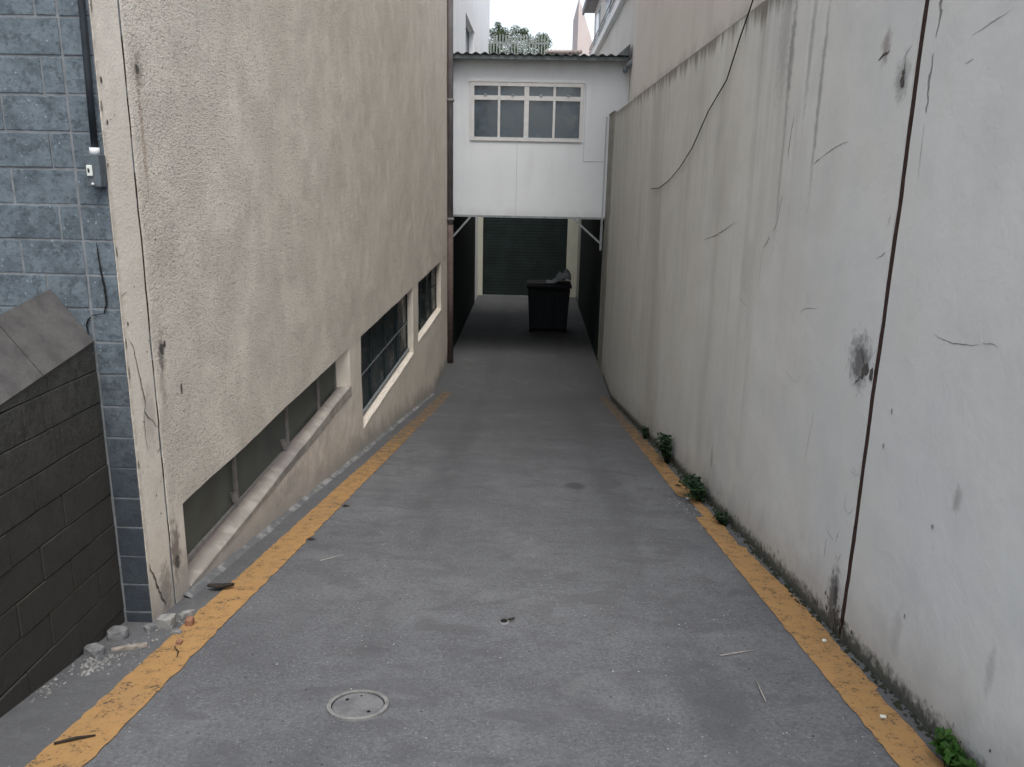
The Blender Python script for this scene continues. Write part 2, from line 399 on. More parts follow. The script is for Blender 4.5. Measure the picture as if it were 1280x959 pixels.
def line(name, fl, fr, y0, y1, label):
    g = MB(); Y = lin(y0, y1, .035)
    P = []
    for y in Y:
        a = fl(y)+nz(y, 1, 3, 9)*.012+nz(y, 2, 3, 30)*.008; b = fr(y)+nz(y, 5, 3, 9)*.014+nz(y, 7, 3, 32)*.010
        P.append((a, b))
    n = 5; vs = []; fs = []
    for i, y in enumerate(Y):
        for k in range(n):
            x = P[i][0]+(P[i][1]-P[i][0])*k/(n-1); p = rf(x, y); vs.append((p[0], p[1], p[2]+.005))
    for i in range(len(Y)-1):
        for k in range(n-1): fs.append((i*n+k, i*n+k+1, (i+1)*n+k+1, (i+1)*n+k))
    g.add(vs, fs, 0, True)
    o = g.build(name, M['yellow']); tag(o, None, None, kind='structure'); return o
line('yellow_line', lambda y: -1.675, lambda y: -1.483, 0.2, 15.2, '')
def frr(y):
    v = 1.525
    if 3.1 < y < 5.2: v = 1.555
    return v-.05*max(0, nz(y, 3, 1, 1.1))
def fll(y): return 1.352+.03*max(0, (y-7)/7)+(.07 if 6.0 < y < 6.7 else 0)
line('yellow_line', fll, frr, 0.2, 15.2, '')
# mossy dirt gutters
g = MB()
for i in range(900):
    y = random.uniform(1.6, 15)**1.0; w = abs(random.gauss(0, .022)); x = XR-.004-w; r = random.uniform(.003, .011)*(1 if random.random() < .85 else 1.6)
    p = rf(x, y); vs = [(p[0]+r*math.cos(a)*random.uniform(.6, 1.2), p[1]+r*1.6*math.sin(a)*random.uniform(.6, 1.2), p[2]+.004) for a in (0, 1.05, 2.1, 3.14, 4.2, 5.2)]
    vs.append((p[0]+.003, p[1], p[2]+.006+r*.8)); g.add(vs, [(k, (k+1) % 6, 6) for k in range(6)], 0, True)
tag(g.build('moss', simple('dark_moss', (.030, .036, .022), .95, .4, 60)), 'dark moss and soil caught along the foot of the pale wall', 'moss', kind='stuff')
g = MB()      # mortar fillet under the cream wall
Y = lin(3.9, 15.0, .03); vs = []; fs = []
for y in Y:
    w = .034+.018*nz(y, 4, 1, 2)+.003*nz(y, 4, 1, 14); h = .016+.008*nz(y, 8, 1, 3); z = gz(y)
    for (dx, dz) in ((0, h+.01), (w*.5, h*.85), (w, h*.35), (w*1.25, -.004)): vs.append((XL+.002+dx, y, z+dz+.003*nz(y, dx*30, 2, 30)))
for i in range(len(Y)-1):
    for k in range(3): fs.append((i*4+k, i*4+k+1, (i+1)*4+k+1, (i+1)*4+k))
g.add(vs, fs, 0, True)
tfil = NT('fillet_mortar'); n0 = tfil.noise(5, 5, .65)
cf = tfil.mix(tfil.ramp(n0, .45, .65), (.12, .125, .13), (.27, .27, .265))
tag(g.build('kerb', tfil.finish(cf, .95, tfil.noise(40, 4), .5, .006)), None, None, kind='structure')

# ------------------------------------------------------------------ cream building on the left
cb = thing('rendered_building', (XL, 10.9, -1.9), 'tall cream roughcast building with a row of low windows beside the ramp', 'building')
WIN = [(4.00, 8.06, -.665, -.155), (8.62, 12.54, -1.22, -.155), (13.13, 16.47, -1.16, -.155)]
ztop = 9.0; YC, YG0, YG1 = 3.56, 3.799, 3.822
def disp(y, z): return (.010*nz(y, z, 3, 1.3)+.004*nz(y, z, 9, 6))*min(1, max(0, (y-3.60)/.25))
def lf(y, z):
    e = 0
    if y < YC+.03: e = -.0015-.002*max(0, nz(0, z, 7, 9))
    return (XL+disp(y, z)+e, y+(.003*nz(0, z, 5, 14) if abs(y-YG0) < .004 or abs(y-YG1) < .004 else 0)+(.0015*nz(0, z, 2, 11) if y < YC+.002 else 0), z)
g = MB()
zs = lin(-3.0, 3.2, .06, [w[2] for w in WIN]+[w[3] for w in WIN])+lin(3.4, ztop, .4)
zs = sorted(set(round(z, 4) for z in zs))
hole = lambda y, z: any(w[0] < y < w[1] and w[2] < z < w[3] for w in WIN)
g.grid([YC, YC+.02, YC+.06, YC+.12, YC+.18, YG0], zs, lf)
ysw = lin(YG1, 18.3, .06, [w[0] for w in WIN]+[w[1] for w in WIN])
g.grid(ysw, zs, lf, hole=hole)
# joint cheeks, front end
for yy, fl in ((YG0, False), (YG1, True)):
    g.grid([0, .03], zs, lambda u, z: (lf(yy, z)[0]-u, lf(yy, z)[1], z), flip=fl)
g.grid([0, .012], zs, lambda u, z: (lf(YC, z)[0]-u, lf(YC, z)[1], z))
# reveals
DEP = [.10, .10, .10]
for (y0, y1, z0, z1), dp in zip(WIN, DEP):
    near = lambda v, L: min(L, key=lambda q: abs(q-v))
    yy = [y for y in ysw if y0-1e-3 <= y <= y1+1e-3]; zz = [z for z in zs if z0-1e-3 <= z <= z1+1e-3]
    a0, a1, b0, b1 = yy[0], yy[-1], zz[0], zz[-1]
    us = [0, .01, dp*.5, dp]
    sx = lambda y, z, u: lf(y, z)[0]*(1 if u == 0 else 0)+(0 if u == 0 else XL-u+disp(y, z)*max(0, 1-u/dp))
    g.grid(us, zz, lambda u, z: (sx(a0, z, u), a0, z)); spl = .24 if y0 < 5 else 0
    g.grid(us, zz, lambda u, z: (sx(a1, z, u), a1-spl*u/dp, z), flip=True)
    g.grid(us, yy, lambda u, y: (sx(y, b1, u), y, b1)); g.grid(us, yy, lambda u, y: (sx(y, b0, u), y, b0-(0)), flip=True)
# cracks and chips belong to the wall's own surface (material slots 1..3)
def ribbon(g, P, w, X, side, mi, proud=.0025, taper=True):
    """a thin crack line following (y, z) points on a wall plane"""
    Q = []
    for i in range(len(P)-1):
        n = max(2, int(math.hypot(P[i+1][0]-P[i][0], P[i+1][1]-P[i][1])/.02))
        for k in range(n): t = k/n; Q.append((P[i][0]*(1-t)+P[i+1][0]*t+random.uniform(-1, 1)*w*.5, P[i][1]*(1-t)+P[i+1][1]*t+random.uniform(-1, 1)*w*.5))
    Q.append(P[-1]); vs = []; fs = []
    for i, (y, z) in enumerate(Q):
        a = Q[max(0, i-1)]; b = Q[min(len(Q)-1, i+1)]; dy, dz = b[0]-a[0], b[1]-a[1]; L = math.hypot(dy, dz) or 1
        ww = w*random.uniform(.6, 1.3)*(math.sin(math.pi*(i+.35)/(len(Q)-.3))**.6 if taper else 1)/2
        x = X(y, z)+side*proud
        vs += [(x, y-dz/L*ww, z+dy/L*ww), (x, y+dz/L*ww, z-dy/L*ww)]
    for i in range(len(Q)-1): fs.append((2*i, 2*i+1, 2*i+3, 2*i+2))
    g.add(vs, fs, mi)
def blob(g, y, z, ry, rz, X, side, mi, proud=.003, n=18):
    vs = [(X(y, z)+side*proud, y, z)]; ph = random.random()*9
    for k in range(n):
        a = 2*math.pi*k/n; r = 1+.35*nz(math.cos(a)*1.5+ph, math.sin(a)*1.5, ph)+random.uniform(-.15, .15)
        yy, zz = y+ry*r*math.cos(a), z+rz*r*math.sin(a); vs.append((X(yy, zz)+side*proud, yy, zz))
    g.add(vs, [(0, 1+k, 1+(k+1) % n) for k in range(n)], mi)
XLf = lambda y, z: lf(y, z)[0]
ribbon(g, [(3.585, .841), (3.625, .80), (3.645, .70), (3.668, .60), (3.69, .51), (3.675, .46), (3.70, .42), (3.744, .397), (3.775, .36), (3.80, .335)], .007, XLf, 1, 1)
ribbon(g, [(3.675, .46), (3.661, .40), (3.659, .343), (3.67, .26)], .004, XLf, 1, 1)
ribbon(g, [(3.80, .335), (3.80, .233), (3.775, .222), (3.755, .239)], .006, XLf, 1, 1)
ribbon(g, [(3.575, -.30), (3.62, -.42), (3.66, -.52), (3.70, -.60)], .014, XLf, 1, 1)
ribbon(g, [(3.57, 1.03), (3.62, 1.045)], .004, XLf, 1, 1)
blob(g, 3.924, 2.035, .016, .020, XLf, 1, 1); blob(g, 3.914, .717, .020, .026, XLf, 1, 1); blob(g, 3.945, .735, .010, .018, XLf, 1, 1)
blob(g, 3.875, -.43, .022, .035, XLf, 1, 1); blob(g, 3.585, 1.95, .006, .012, XLf, 1, 1); blob(g, 3.60, 1.78, .006, .01, XLf, 1, 1)
blob(g, 4.105, .46, .01, .03, XLf, 1, 1); blob(g, 3.60, .90, .006, .01, XLf, 1, 1)
for i in range(46):
    y = 3.58+random.random()*.22 if i < 14 else random.uniform(3.9, 9); z = random.uniform(-.1, 2.3)
    blob(g, y, z, random.uniform(.002, .006), random.uniform(.002, .006), XLf, 1, 1, n=8)
for i in range(7): 
    z = random.uniform(-.3, 2.4); blob(g, YC+.010, z, .006, random.uniform(.01, .03), XLf, 1, 2, n=8)
part(g, 'wall', [M['cream'], M['crack'], M['crust']], cb)
g = MB(); g.box(-9, XL-.25, 3.9, 18.3, -3, ztop-.05); g.box(-9, XL-.02, 3.9, 18.28, ztop-.05, ztop+.1); part(g, 'building_core', simple('core_render', (.45, .41, .37)), cb)
g = MB(); g.grid([YG0-.006, YG1+.006], lin(-3, 9, .05), lambda y, z: (XL-.004+disp(y, z)+.0015*nz(y*9, z, 1, 8), y, z)); part(g, 'expansion_joint', M['rust'], cb)
# window 1: low ventilation strip
(y0, y1, z0, z1) = WIN[0]
def window(y0, y1, z0, z1, X, fm, gm, bars, trans, fw, sill, extra=None):
    f = MB(); z0 = {True: z0+.03, False: z0}[bool(sill)]; zf0 = -.62 if extra else z0
    f.box(X-.02, X+.012, y0+.002, y1-.002, z0+.002, zf0+fw+.02); f.box(X-.02, X+.012, y0+.002, y1-.002, z1-fw, z1-.002)
    f.box(X-.018, X+.010, y0+.002, y0+fw, z0+fw, z1-fw); f.box(X-.018, X+.010, y1-fw, y1-.002, z0+fw, z1-fw)
    for b in bars: f.box(X-.016, X+.014, b-fw*.5, b+fw*.5, z0+fw, z1-fw)
    for z in trans: f.box(X-.014, X+.008, y0+fw, y1-fw, z-fw*.3, z+fw*.3)
    w = part(f, 'window', fm, cb)
    p = MB(); p.box(X-.012, X-.006, y0+fw, y1-fw, z0+fw, z1-fw); part(p, 'pane', gm, w)
    if sill:
        s = MB(); dp = XL-X-.012
        z0 = z0-.03; y1 = 8.06 if extra else y1
        zi = (lambda y: -.525-.085*min(1, max(0, (7.9-y)/3.7))) if extra else (lambda y: z0+.055)
        def sf(u, y):
            x = X+.012+(dp+.002)*u
            z = zi(y)-.030*u-.02*max(0, u-.75)**2*16*.5+.004*nz(y, u, 3, 6)
            return (x+(disp(y, z)+.001)*u, y, z)
        s.grid([0, .3, .6, .8, .92, 1.0], lin(y0+.004, y1-.004, .06), sf)
        def sg(u, y):
            zt = sf(1, y)[2]; z = zt+(z0-.004-zt)*u; return (XL+disp(y, z)+.003, y, z)
        s.grid([0, .5, 1], lin(y0+.004, y1-.004, .06), sg)
        part(s, 'sill', sill, w)
    if extra: extra(w)
    return w
tsil = NT('dirty_sill'); nn = tsil.noise(6, 5, .65)
cs = tsil.mix(tsil.ramp(nn, .4, .65), (.28, .26, .235), (.39, .365, .325)); cs = tsil.mix(tsil.math('MULTIPLY', tsil.ramp(tsil.x, XL-.03, XL-.09), .6), cs, (.14, .105, .095))
cs = tsil.mix(tsil.math('MULTIPLY', tsil.blot(5.95, -.7, .35, .3, nn), .5), cs, (.16, .15, .15))
SILL = tsil.finish(cs, .9, nn, .3, .01)
def vents(w):
    for yy, a in ((4.93, .05), (6.02, .06)):
        q = MB(); q.bar((-1.932, yy, -.47), (-1.932+a*.3, yy+.01, -.55), .014, .035); part(q, 'window_stay', M['greymetal'], w)
w1 = window(y0, 7.83, z0, z1, -1.94, M['greymetal'], M['frosted'], [5.0, 6.17, 7.15], [], .028, SILL, vents)
w1['label'] = 'long low window with dusty grey glass nearest the street'
w2 = window(*WIN[1], -1.94, simple('dark_teal_frame', (.03, .045, .05)), M['tealglass'], [9.6, 10.6, 11.6], [-.69], .022, M['cream'])
w2['label'] = 'deeper window with dark teal panes, middle of the row'
w3 = window(*WIN[2], -1.94, simple('dark_frame', (.035, .04, .045)), M['tealglass'], [14, 14.8, 15.6], [-.6], .022, M['cream'])
w3['label'] = 'window with dark panes deepest down the ramp'
q = MB(); q.box(-1.936, -1.925, 8.65, 12.5, -.699, -.687); part(q, 'glazing_bar', M['steel'], w2)
q = MB(); q.box(-1.93, -1.90, 8.64, 12.52, -1.14, -1.115); part(q, 'bottom_rail', M['steel'], w2)

# ------------------------------------------------------------------ blue grey block wall facing the street
bw = thing('block_wall', (-3.2, 3.56, -.6), 'blue grey stone block wall facing the street left of the cream wall', 'wall')
YF = 3.553; g = MB()
z = 2.19-.152*26; row = 0
rows = []
while z < 6.4: rows.append(z); z += .152
def zrow(k): return 2.19+.152*k
for k in range(-21, 24):
    z0, z1 = zrow(k)+.004, zrow(k+1)-.004
    off = -2.26 if k % 2 else -2.07
    if k == -8: off = -2.16
    x = off
    g.box(-1.971, XL-.005, YF+random.uniform(-.0015, .0015), YF+.1, z0, z1, 0, .004, .001)
    edges = [-1.978]+[off-.38*i for i in range(0, 9)]
    for a, b in zip(edges[:-1], edges[1:]):
        if abs(a-b) < .04: continue
        g.box(b+.004, a-.004, YF+random.uniform(-.002, .002), YF+.1, z0, z1, 0, .004, .002)
cr = [(-1.915, 1.27), (-1.908, 1.15), (-1.900, 1.07), (-1.898, 1.00), (-1.915, .955)]
XF = None
def ribF(P, w, mi, proud=.006):
    vs = []; fs = []; Q = []
    for i in range(len(P)-1):
        for k in range(5): t = k/5; Q.append((P[i][0]*(1-t)+P[i+1][0]*t+random.uniform(-1, 1)*.0012, P[i][1]*(1-t)+P[i+1][1]*t))
    Q.append(P[-1])
    for i, (x, z) in enumerate(Q):
        a = Q[max(0, i-1)]; b = Q[min(len(Q)-1, i+1)]; dx, dz = b[0]-a[0], b[1]-a[1]; L = math.hypot(dx, dz) or 1
        ww = w/2*random.uniform(.7, 1.2)*(math.sin(math.pi*(i+.4)/(len(Q)-.2))**.5)
        vs += [(x-dz/L*ww, YF-proud, z+dx/L*ww), (x+dz/L*ww, YF-proud, z-dx/L*ww)]
    for i in range(len(Q)-1): fs.append((2*i, 2*i+1, 2*i+3, 2*i+2))
    g.add(vs, fs, mi)
ribF(cr, .011, 1); ribF([(-1.975, .94), (-1.99, .925), (-2.0, .90), (-1.995, .83)], .009, 1); ribF([(-1.915, .955), (-1.955, .948), (-1.975, .945)], .004, 1)
part(g, 'blocks', [M['bluestone'], M['hole']], bw)
g = MB(); g.box(-5.2, XL-.0045, YF+.003, YF+.3, -1.1, 5.7); part(g, 'mortar_bed', M['mortar'], bw)
g = MB(); g.box(-9, -5.2, YF+.05, YF+.3, -1.1, 9); g.box(-5.2, XL-.006, YF+.02, YF+.3, 5.7, 9); part(g, 'plain_upper_wall', M['cream'], bw)

# conduit and junction box
cd = thing('cable_conduit', (-1.862, 3.53, 1.65), 'dark vertical conduit pipe fixed at the edge of the block wall', 'conduit')
g = MB(); g.tube([(-1.857, 3.527, 4.5), (-1.857, 3.527, 2.2), (-1.862, 3.527, 1.95), (-1.866, 3.527, 1.665)], .0145, 12); part(g, 'pipe', M['conduit'], cd)
g = MB(); g.tube([(-1.857, 3.527, 2.588), (-1.857, 3.527, 2.612)], .02, 12); part(g, 'clip', M['steel'], cd)
jb = thing('junction_box', (-1.866, 3.55, 1.5), 'small grey metal box under the end of the dark conduit', 'box')
g = MB(); g.box(-1.902, -1.838, 3.495, 3.556, 1.508, 1.645, 0, .006); part(g, 'housing', M['boxgrey'], jb)
g = MB(); g.tube([(-1.868, 3.527, 1.642), (-1.868, 3.527, 1.672)], .021, 12); part(g, 'collar', M['alu'], jb)
g = MB(); g.box(-1.892, -1.868, 3.488, 3.4955, 1.555, 1.60, 0, .003); part(g, 'switch', M['label'], jb)
g = MB(); g.box(-1.8865, -1.8785, 3.4865, 3.489, 1.570, 1.586); part(g, 'toggle', M['conduit'], jb)
g = MB(); g.tube([(-1.872, 3.494, 1.522), (-1.872, 3.489, 1.522)], .006, 8); part(g, 'screw', M['alu'], jb)

# ------------------------------------------------------------------ sooty low wall with its sloping stone top
lw = thing('parapet_wall', (-2.05, 1.2, -.2), 'dark sooty low block wall beside the top of the ramp', 'wall')
XD = -1.98; topz = lambda y: .83-.15*(3.56-y)
g = MB()
for k in range(-10, 16):
    z0 = -.83+.152*k; z1 = z0+.152; off = .19*(k % 2)
    for i in range(-1, 15):
        ya = 3.555-off-.38*i; yb = ya-.38
        ya = min(ya, 3.555)
        if ya-yb < .05: continue
        tz = topz((ya+yb)/2)-.012
        if z0 > min(topz(ya), topz(yb))-.02: continue
        cut = lambda co: Vector((co.x, co.y, min(co.z, topz(co.y)-.012)))
        g.box(XD-.1, XD+random.uniform(-.004, .003), yb+.002, ya-.002, z0+.002, z1-.002, 0, .004, .0012, cut)
part(g, 'blocks', M['darkblock'], lw)
g = MB(); vs = [(x, y, z) for x in (XD-.3, XD-.007) for (y, z) in ((-2.2, gz(-2.2)-.3), (3.553, -1.1), (3.553, topz(3.553)-.015), (-2.2, topz(-2.2)-.015))]
g.add(vs, [(0, 1, 2, 3), (7, 6, 5, 4), (0, 4, 5, 1), (1, 5, 6, 2), (2, 6, 7, 3), (3, 7, 4, 0)]); part(g, 'joint_fill', M['darkjoint'], lw)
# sloping slab: A, B on the block wall, falling towards the street and the ramp
A = Vector((XD+.006, 3.552, topz(3.552))); B = Vector((-2.150, 3.552, 1.066)); D = Vector((XD+.006, -2.2, topz(-2.2)))
dirv = (D-A); C0 = B+dirv*1.0+Vector((-1.9, 0, .0))
nrm = (B-A).cross(D-A).normalized();
C0.z = B.z+dirv.z  # roughly coplanar
g = MB(); NU, NV = 6, 40; vs = []
for i in range(NV+1):
    t = i/NV; p = A.lerp(D, t); q = B.lerp(C0, t)
    q = Vector((q.x, q.y, A.z+dirv.z*t+ (q.x-A.x)/(B.x-A.x)*(B.z-A.z)))
    for k in range(NU+1): vs.append(p.lerp(q, k/NU))
fs = [(i*(NU+1)+k, i*(NU+1)+k+1, (i+1)*(NU+1)+k+1, (i+1)*(NU+1)+k) for i in range(NV) for k in range(NU)]
SLABQ = (A.copy(), B.copy())
g = MB()
def slabpt(s, t):      # s across (0 = ramp side), t towards the street
    p = A.lerp(D, t); w = s*(.29+.0)
    d = (B-A).normalized()
    return p+d*w
n0 = 14
for i in range(n0):
    ta, tb = i/n0+.0006, (i+1)/n0-.0006
    a, b, c, d = slabpt(0, ta), slabpt(1.0, ta), slabpt(1.0, tb), slabpt(0, tb)
    # skewed joints, as in the photograph
    up = Vector((.4, 0, .8)).normalized()*.03
    vs = [a-up, b-up, c-up, d-up, a, b, c, d]
    g.add(vs, [(0, 1, 2, 3), (7, 6, 5, 4), (0, 4, 5, 1), (1, 5, 6, 2), (2, 6, 7, 3), (3, 7, 4, 0)])
part(g, 'coping_slab', M['slab'], lw)

# ------------------------------------------------------------------ right boundary wall
rw = thing('boundary_wall', (XR, 12, -2), 'long weathered pale painted wall on the right side of the ramp', 'wall')
ZT = 2.80; JY0, JY1 = 3.605, 3.655
def rdisp(y, z): return .008*nz(y, z, 4, .8)+.0035*nz(y, z, 8, 4)
def rwf(y, z): 
    yy = y
    if abs(y-JY0) < .002 or abs(y-JY1) < .002: yy += .004*nz(0, z, 3, 16)+.0015*random.uniform(-1, 1)
    return (XR+rdisp(y, z), yy, z+(.006*nz(y, 1, 1, 7) if z > ZT-.01 else 0))
g = MB(); zz = lin(-3.0, ZT, .07)
g.grid(lin(-2.9, JY0, .07), zz, rwf, flip=True); g.grid(lin(JY1, 28.45, .09), zz, rwf, flip=True)
random.seed(3)
for yy, fl in ((JY0, True), (JY1, False)): g.grid([0, .03], zz, lambda u, z: (rwf(yy, z)[0]+u, rwf(yy, z)[1], z), flip=fl)
g.grid([0, .03, .1, .25], lin(-2.9, 28.45, .09), lambda u, y: (XR+(rdisp(y, ZT) if u < .01 else 0)+u, y, ZT+.006*nz(y, 1, 1, 7)+.012*(u > .02)*nz(y, u*9, 2, 5)))
XRf = lambda y, z: rwf(y, z)[0]
def rb(P, w, mi): ribbon(g, P, w*(.72 if w < .013 else 1), XRf, -1, mi, proud=.0015)
rb([(3.498, 2.6), (3.498, 2.293), (3.501, 2.156)], .022, 2); rb([(3.502, 2.097), (3.505, 1.99), (3.497, 1.87)], .017, 2); rb([(3.497, 1.83), (3.490, 1.7), (3.483, 1.60)], .0035, 2)
rb([(3.226, 2.118), (3.10, 2.143), (2.981, 2.165)], .0045, 2); rb([(3.239, 2.028), (3.185, 2.035)], .005, 2)
rb([(4.79, 1.685), (4.70, 1.71)], .008, 1); rb([(4.70, 1.71), (4.55, 1.75), (4.42, 1.775), (4.297, 1.79)], .005, 1)
rb([(3.718, 1.407), (3.706, 1.43), (3.70, 1.457)], .004, 2); rb([(3.781, 1.255), (3.735, 1.27), (3.698, 1.292)], .005, 1); rb([(3.70, 2.16), (3.74, 2.14), (3.78, 2.11)], .005, 2)
rb([(4.757, .839), (4.68, .875), (4.57, .895), (4.463, .91)], .0055, 2); rb([(3.17, 1.019), (3.09, 1.012), (3.02, 1.015), (2.968, 1.023), (2.90, 1.03), (2.837, 1.047)], .006, 2); rb([(2.82, 1.055), (2.76, 1.066), (2.73, 1.062)], .005, 2)
rb([(5.483, 1.258), (5.42, 1.30), (5.385, 1.392), (5.33, 1.52)], .008, 1); rb([(5.672, 1.137), (5.60, 1.17), (5.54, 1.22)], .012, 1); rb([(5.672, 1.137), (5.68, .98), (5.70, .80)], .004, 2)
rb([(7.608, 1.04), (7.1, 1.12), (6.7, 1.215), (6.47, 1.265)], .009, 1)
rb([(3.763, .226), (3.70, .221), (3.66, .247)], .004, 2); rb([(3.75, .255), (3.69, .235)], .003, 2); rb([(3.791, .10), (3.775, .03), (3.73, .01), (3.69, .04), (3.665, .075)], .004, 2)
rb([(3.978, -.165), (3.92, -.19), (3.856, -.19)], .004, 1); rb([(3.80, -.114), (3.815, -.15), (3.824, -.184)], .005, 1); rb([(3.95, -.22), (3.947, -.33)], .004, 1); rb([(3.77, -.27), (3.755, -.235), (3.745, -.214)], .005, 1)
rb([(4.35, .35), (4.38, .18), (4.40, .05)], .004, 2); rb([(4.9, .45), (4.7, .43), (4.62, .50)], .003, 2); rb([(6.56, -.80), (6.566, -.68)], .014, 2)
rb([(6.2, .72), (6.05, .70), (5.9, .69)], .006, 2); rb([(5.25, 2.0), (5.29, 1.85), (5.30, 1.72)], .010, 1)
for y, z in [(3.42, .63), (3.45, .46), (3.05, -.15), (2.95, .3)]:
    blob(g, y, z, random.uniform(.004, .009), random.uniform(.006, .014), XRf, -1, 2, n=9)
blob(g, 3.757, 2.015, .020, .026, XRf, -1, 1); blob(g, 3.755, 2.055, .015, .012, XRf, -1, 1); rb([(3.753, 2.06), (3.757, 2.12)], .008, 1)
blob(g, 3.73, .745, .028, .028, XRf, -1, 1); blob(g, 3.76, .72, .022, .03, XRf, -1, 1); blob(g, 3.67, .73, .02, .03, XRf, -1, 1); rb([(3.76, .75), (3.83, .83)], .012, 1); rb([(3.76, .71), (3.85, .64)], .012, 1)
rb([(3.93, 2.165), (4.0, 2.155), (4.05, 2.14)], .014, 1)
blob(g, 3.745, -.44, .020, .05, XRf, -1, 1); blob(g, 3.735, -.57, .03, .055, XRf, -1, 1); blob(g, 3.60, -.60, .02, .06, XRf, -1, 1)
for i in range(60):     # black mould pits crowding round the foot of the joint
    blob(g, random.gauss(3.68, .09), random.gauss(-.56, .06), random.uniform(.003, .012), random.uniform(.004, .016), XRf, -1, 1, n=8, proud=.0035+random.random()*.002)
for i in range(120):    # mould specks along the foot
    y = random.uniform(1.8, 12); blob(g, y, gz(y)+abs(random.gauss(0, .06))+.02, random.uniform(.003, .011), random.uniform(.004, .016), XRf, -1, random.choice((1, 2)), n=7, proud=.003+random.random()*.002)
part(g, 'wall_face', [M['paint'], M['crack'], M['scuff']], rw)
g = MB(); g.grid([JY0-.004, JY1+.004], lin(-3, ZT-.005, .05), lambda y, z: (XR+.004+rdisp(y, z)+.0015*nz(y*9, z, 1, 8), y, z), flip=True); part(g, 'expansion_joint', M['rust'], rw)
g = MB(); g.box(XR+.035, XR+.25, -2.9, 28.45, -3, ZT-.03); part(g, 'wall_core', M['paint'], rw)
g = MB(); g.box(XR-.018, XR+.02, 16.95, 17.96, -2.7, ZT+.02, 0, .008); g.box(XR-.03, XR+.03, 16.93, 17.965, ZT+.02, ZT+.05, 0, .01); part(g, 'pilaster', simple('sooty_pilaster', (.30, .30, .27), .9, .3, 3), rw)
g = MB(); g.box(XR-.012, XR+.012, 18.35, 26.6, ZF-.05, 1.2); part(g, 'shade_panel', M['shutter'], rw)  # dark sheet added to stand in for the shade under the room

# upper building on the right, standing on the boundary wall
ub = thing('upper_building', (2.6, 8, ZT), 'smooth cream building rising above the weathered wall on the right', 'building')
g = MB(); g.box(XR+.022, 6, 4.2, 14.2, ZT+.02, 7.6, 0, .01); part(g, 'wall', M['uppercream'], ub)
g = MB(); g.box(XR-.12, 6.1, 4.1, 14.3, 7.6, 7.75); part(g, 'roof', M['eave'], ub)

rb2 = thing('rear_building', (3.5, 20.5, ZT), 'pale house with a deep grey eave beyond the bridging room roof', 'building')
g = MB(); g.box(1.96, 6, 14.6, 31.5, 2.6, 5.36); g.box(2.05, 6, 14.7, 31.4, 5.36, 7.3); part(g, 'wall', M['uppercream'], rb2)
g = MB(); g.box(1.84, 2.4, 14.62, 31.6, 5.372, 5.50, 0, .01); g.box(1.86, 1.90, 14.62, 31.6, 5.50, 5.62); part(g, 'balcony_slab', M['white'], rb2)
g = MB()
for k in range(3): g.box(1.90, 1.925, 14.8, 31.5, 5.72+.13*k, 5.75+.13*k)
part(g, 'railing', M['eave'], rb2)
g = MB(); g.box(1.68, 2.6, 14.5, 31.9, 7.3, 7.42); g.box(1.62, 1.70, 14.5, 31.9, 7.22, 7.44, 0, .02); part(g, 'eave', M['eave'], rb2)
for y in (20.5, 24.5, 28.5):
    f = MB(); f.box(2.02, 2.06, y, y+1.5, 5.7, 6.9); w = part(f, 'window', M['alu'], rb2)
    p = MB(); p.box(2.01, 2.022, y+.06, y+1.44, 5.76, 6.84); part(p, 'pane', M['glass'], w)

# ------------------------------------------------------------------ passage: white building left rear, back wall
wb = thing('white_building', (-2.2, 25, ZF), 'bright white building with one dark window rising behind the downpipe', 'building')
g = MB(); XW = -1.86
yy = lin(18.3, 33.9, .4, [22.6, 25.75]); zz2 = sorted(set(lin(-3, 9, .4, [4.66, 5.62])))
g.grid(yy, zz2, lambda y, z: (XW, y, z), hole=lambda y, z: 22.6 < y < 25.75 and 4.66 < z < 5.62, smooth=False)
g.quad((XW, 33.9, -3), (-8, 33.9, -3), (-8, 33.9, 9), (XW, 33.9, 9)); g.quad((XW, 18.31, 9), (XW, 33.9, 9), (-8, 33.9, 9), (-8, 18.31, 9))
for a, b in (((22.6, 4.66), (22.6, 5.62)), ((25.75, 4.66), (25.75, 5.62)), ((22.6, 5.62), (25.75, 5.62)), ((22.6, 4.66), (25.75, 4.66))):
    g.quad((XW, *a), (XW, *b), (XW-.2, *b), (XW-.2, *a))
part(g, 'wall', M['white'], wb)
f = MB(); f.box(XW-.20, XW-.15, 22.6, 25.75, 4.66, 4.72); f.box(XW-.20, XW-.15, 22.6, 25.75, 5.56, 5.62); f.box(XW-.2, XW-.15, 22.6, 22.66, 4.72, 5.56); f.box(XW-.2, XW-.15, 25.69, 25.75, 4.72, 5.56); f.box(XW-.2, XW-.15, 24.1, 24.16, 4.72, 5.56)
w = part(f, 'window', M['eave'], wb); p = MB(); p.box(XW-.185, XW-.175, 22.66, 25.69, 4.72, 5.56); part(p, 'pane', M['glass'], w)

g = MB(); g.box(XW-.01, XW+.014, 18.5, 26.6, ZF-.05, 1.2); part(g, 'shade_panel', M['shutter'], wb)  # same added dark sheet: painted shade on the unlit passage wall
bk = thing('back_wall', (-.1, 28.6, ZF), 'pale back wall closing the covered passage at the foot of the ramp', 'wall')
g = MB(); g.box(-1.86, -1.70, 28.30, 28.6, -2.7, 5.0); g.box(1.22, 1.60, 28.30, 28.6, -2.7, 5.0); g.box(-1.70, 1.22, 28.42, 28.6, .9, 5.0); part(g, 'masonry', M['palecream'], bk)
g = MB(); n = 34
for k in range(n):
    z0 = -2.63+k*(.9+2.63)/n; z1 = z0+(.9+2.63)/n
    g.grid([0, .3, .6, .85, 1], [-1.70, 1.22], lambda u, x: (x, 28.40-.005*math.sin(u*math.pi), z0+(z1-z0)*u), smooth=False, flip=True)
sh = part(g, 'roller_shutter', M['shutter'], bk)
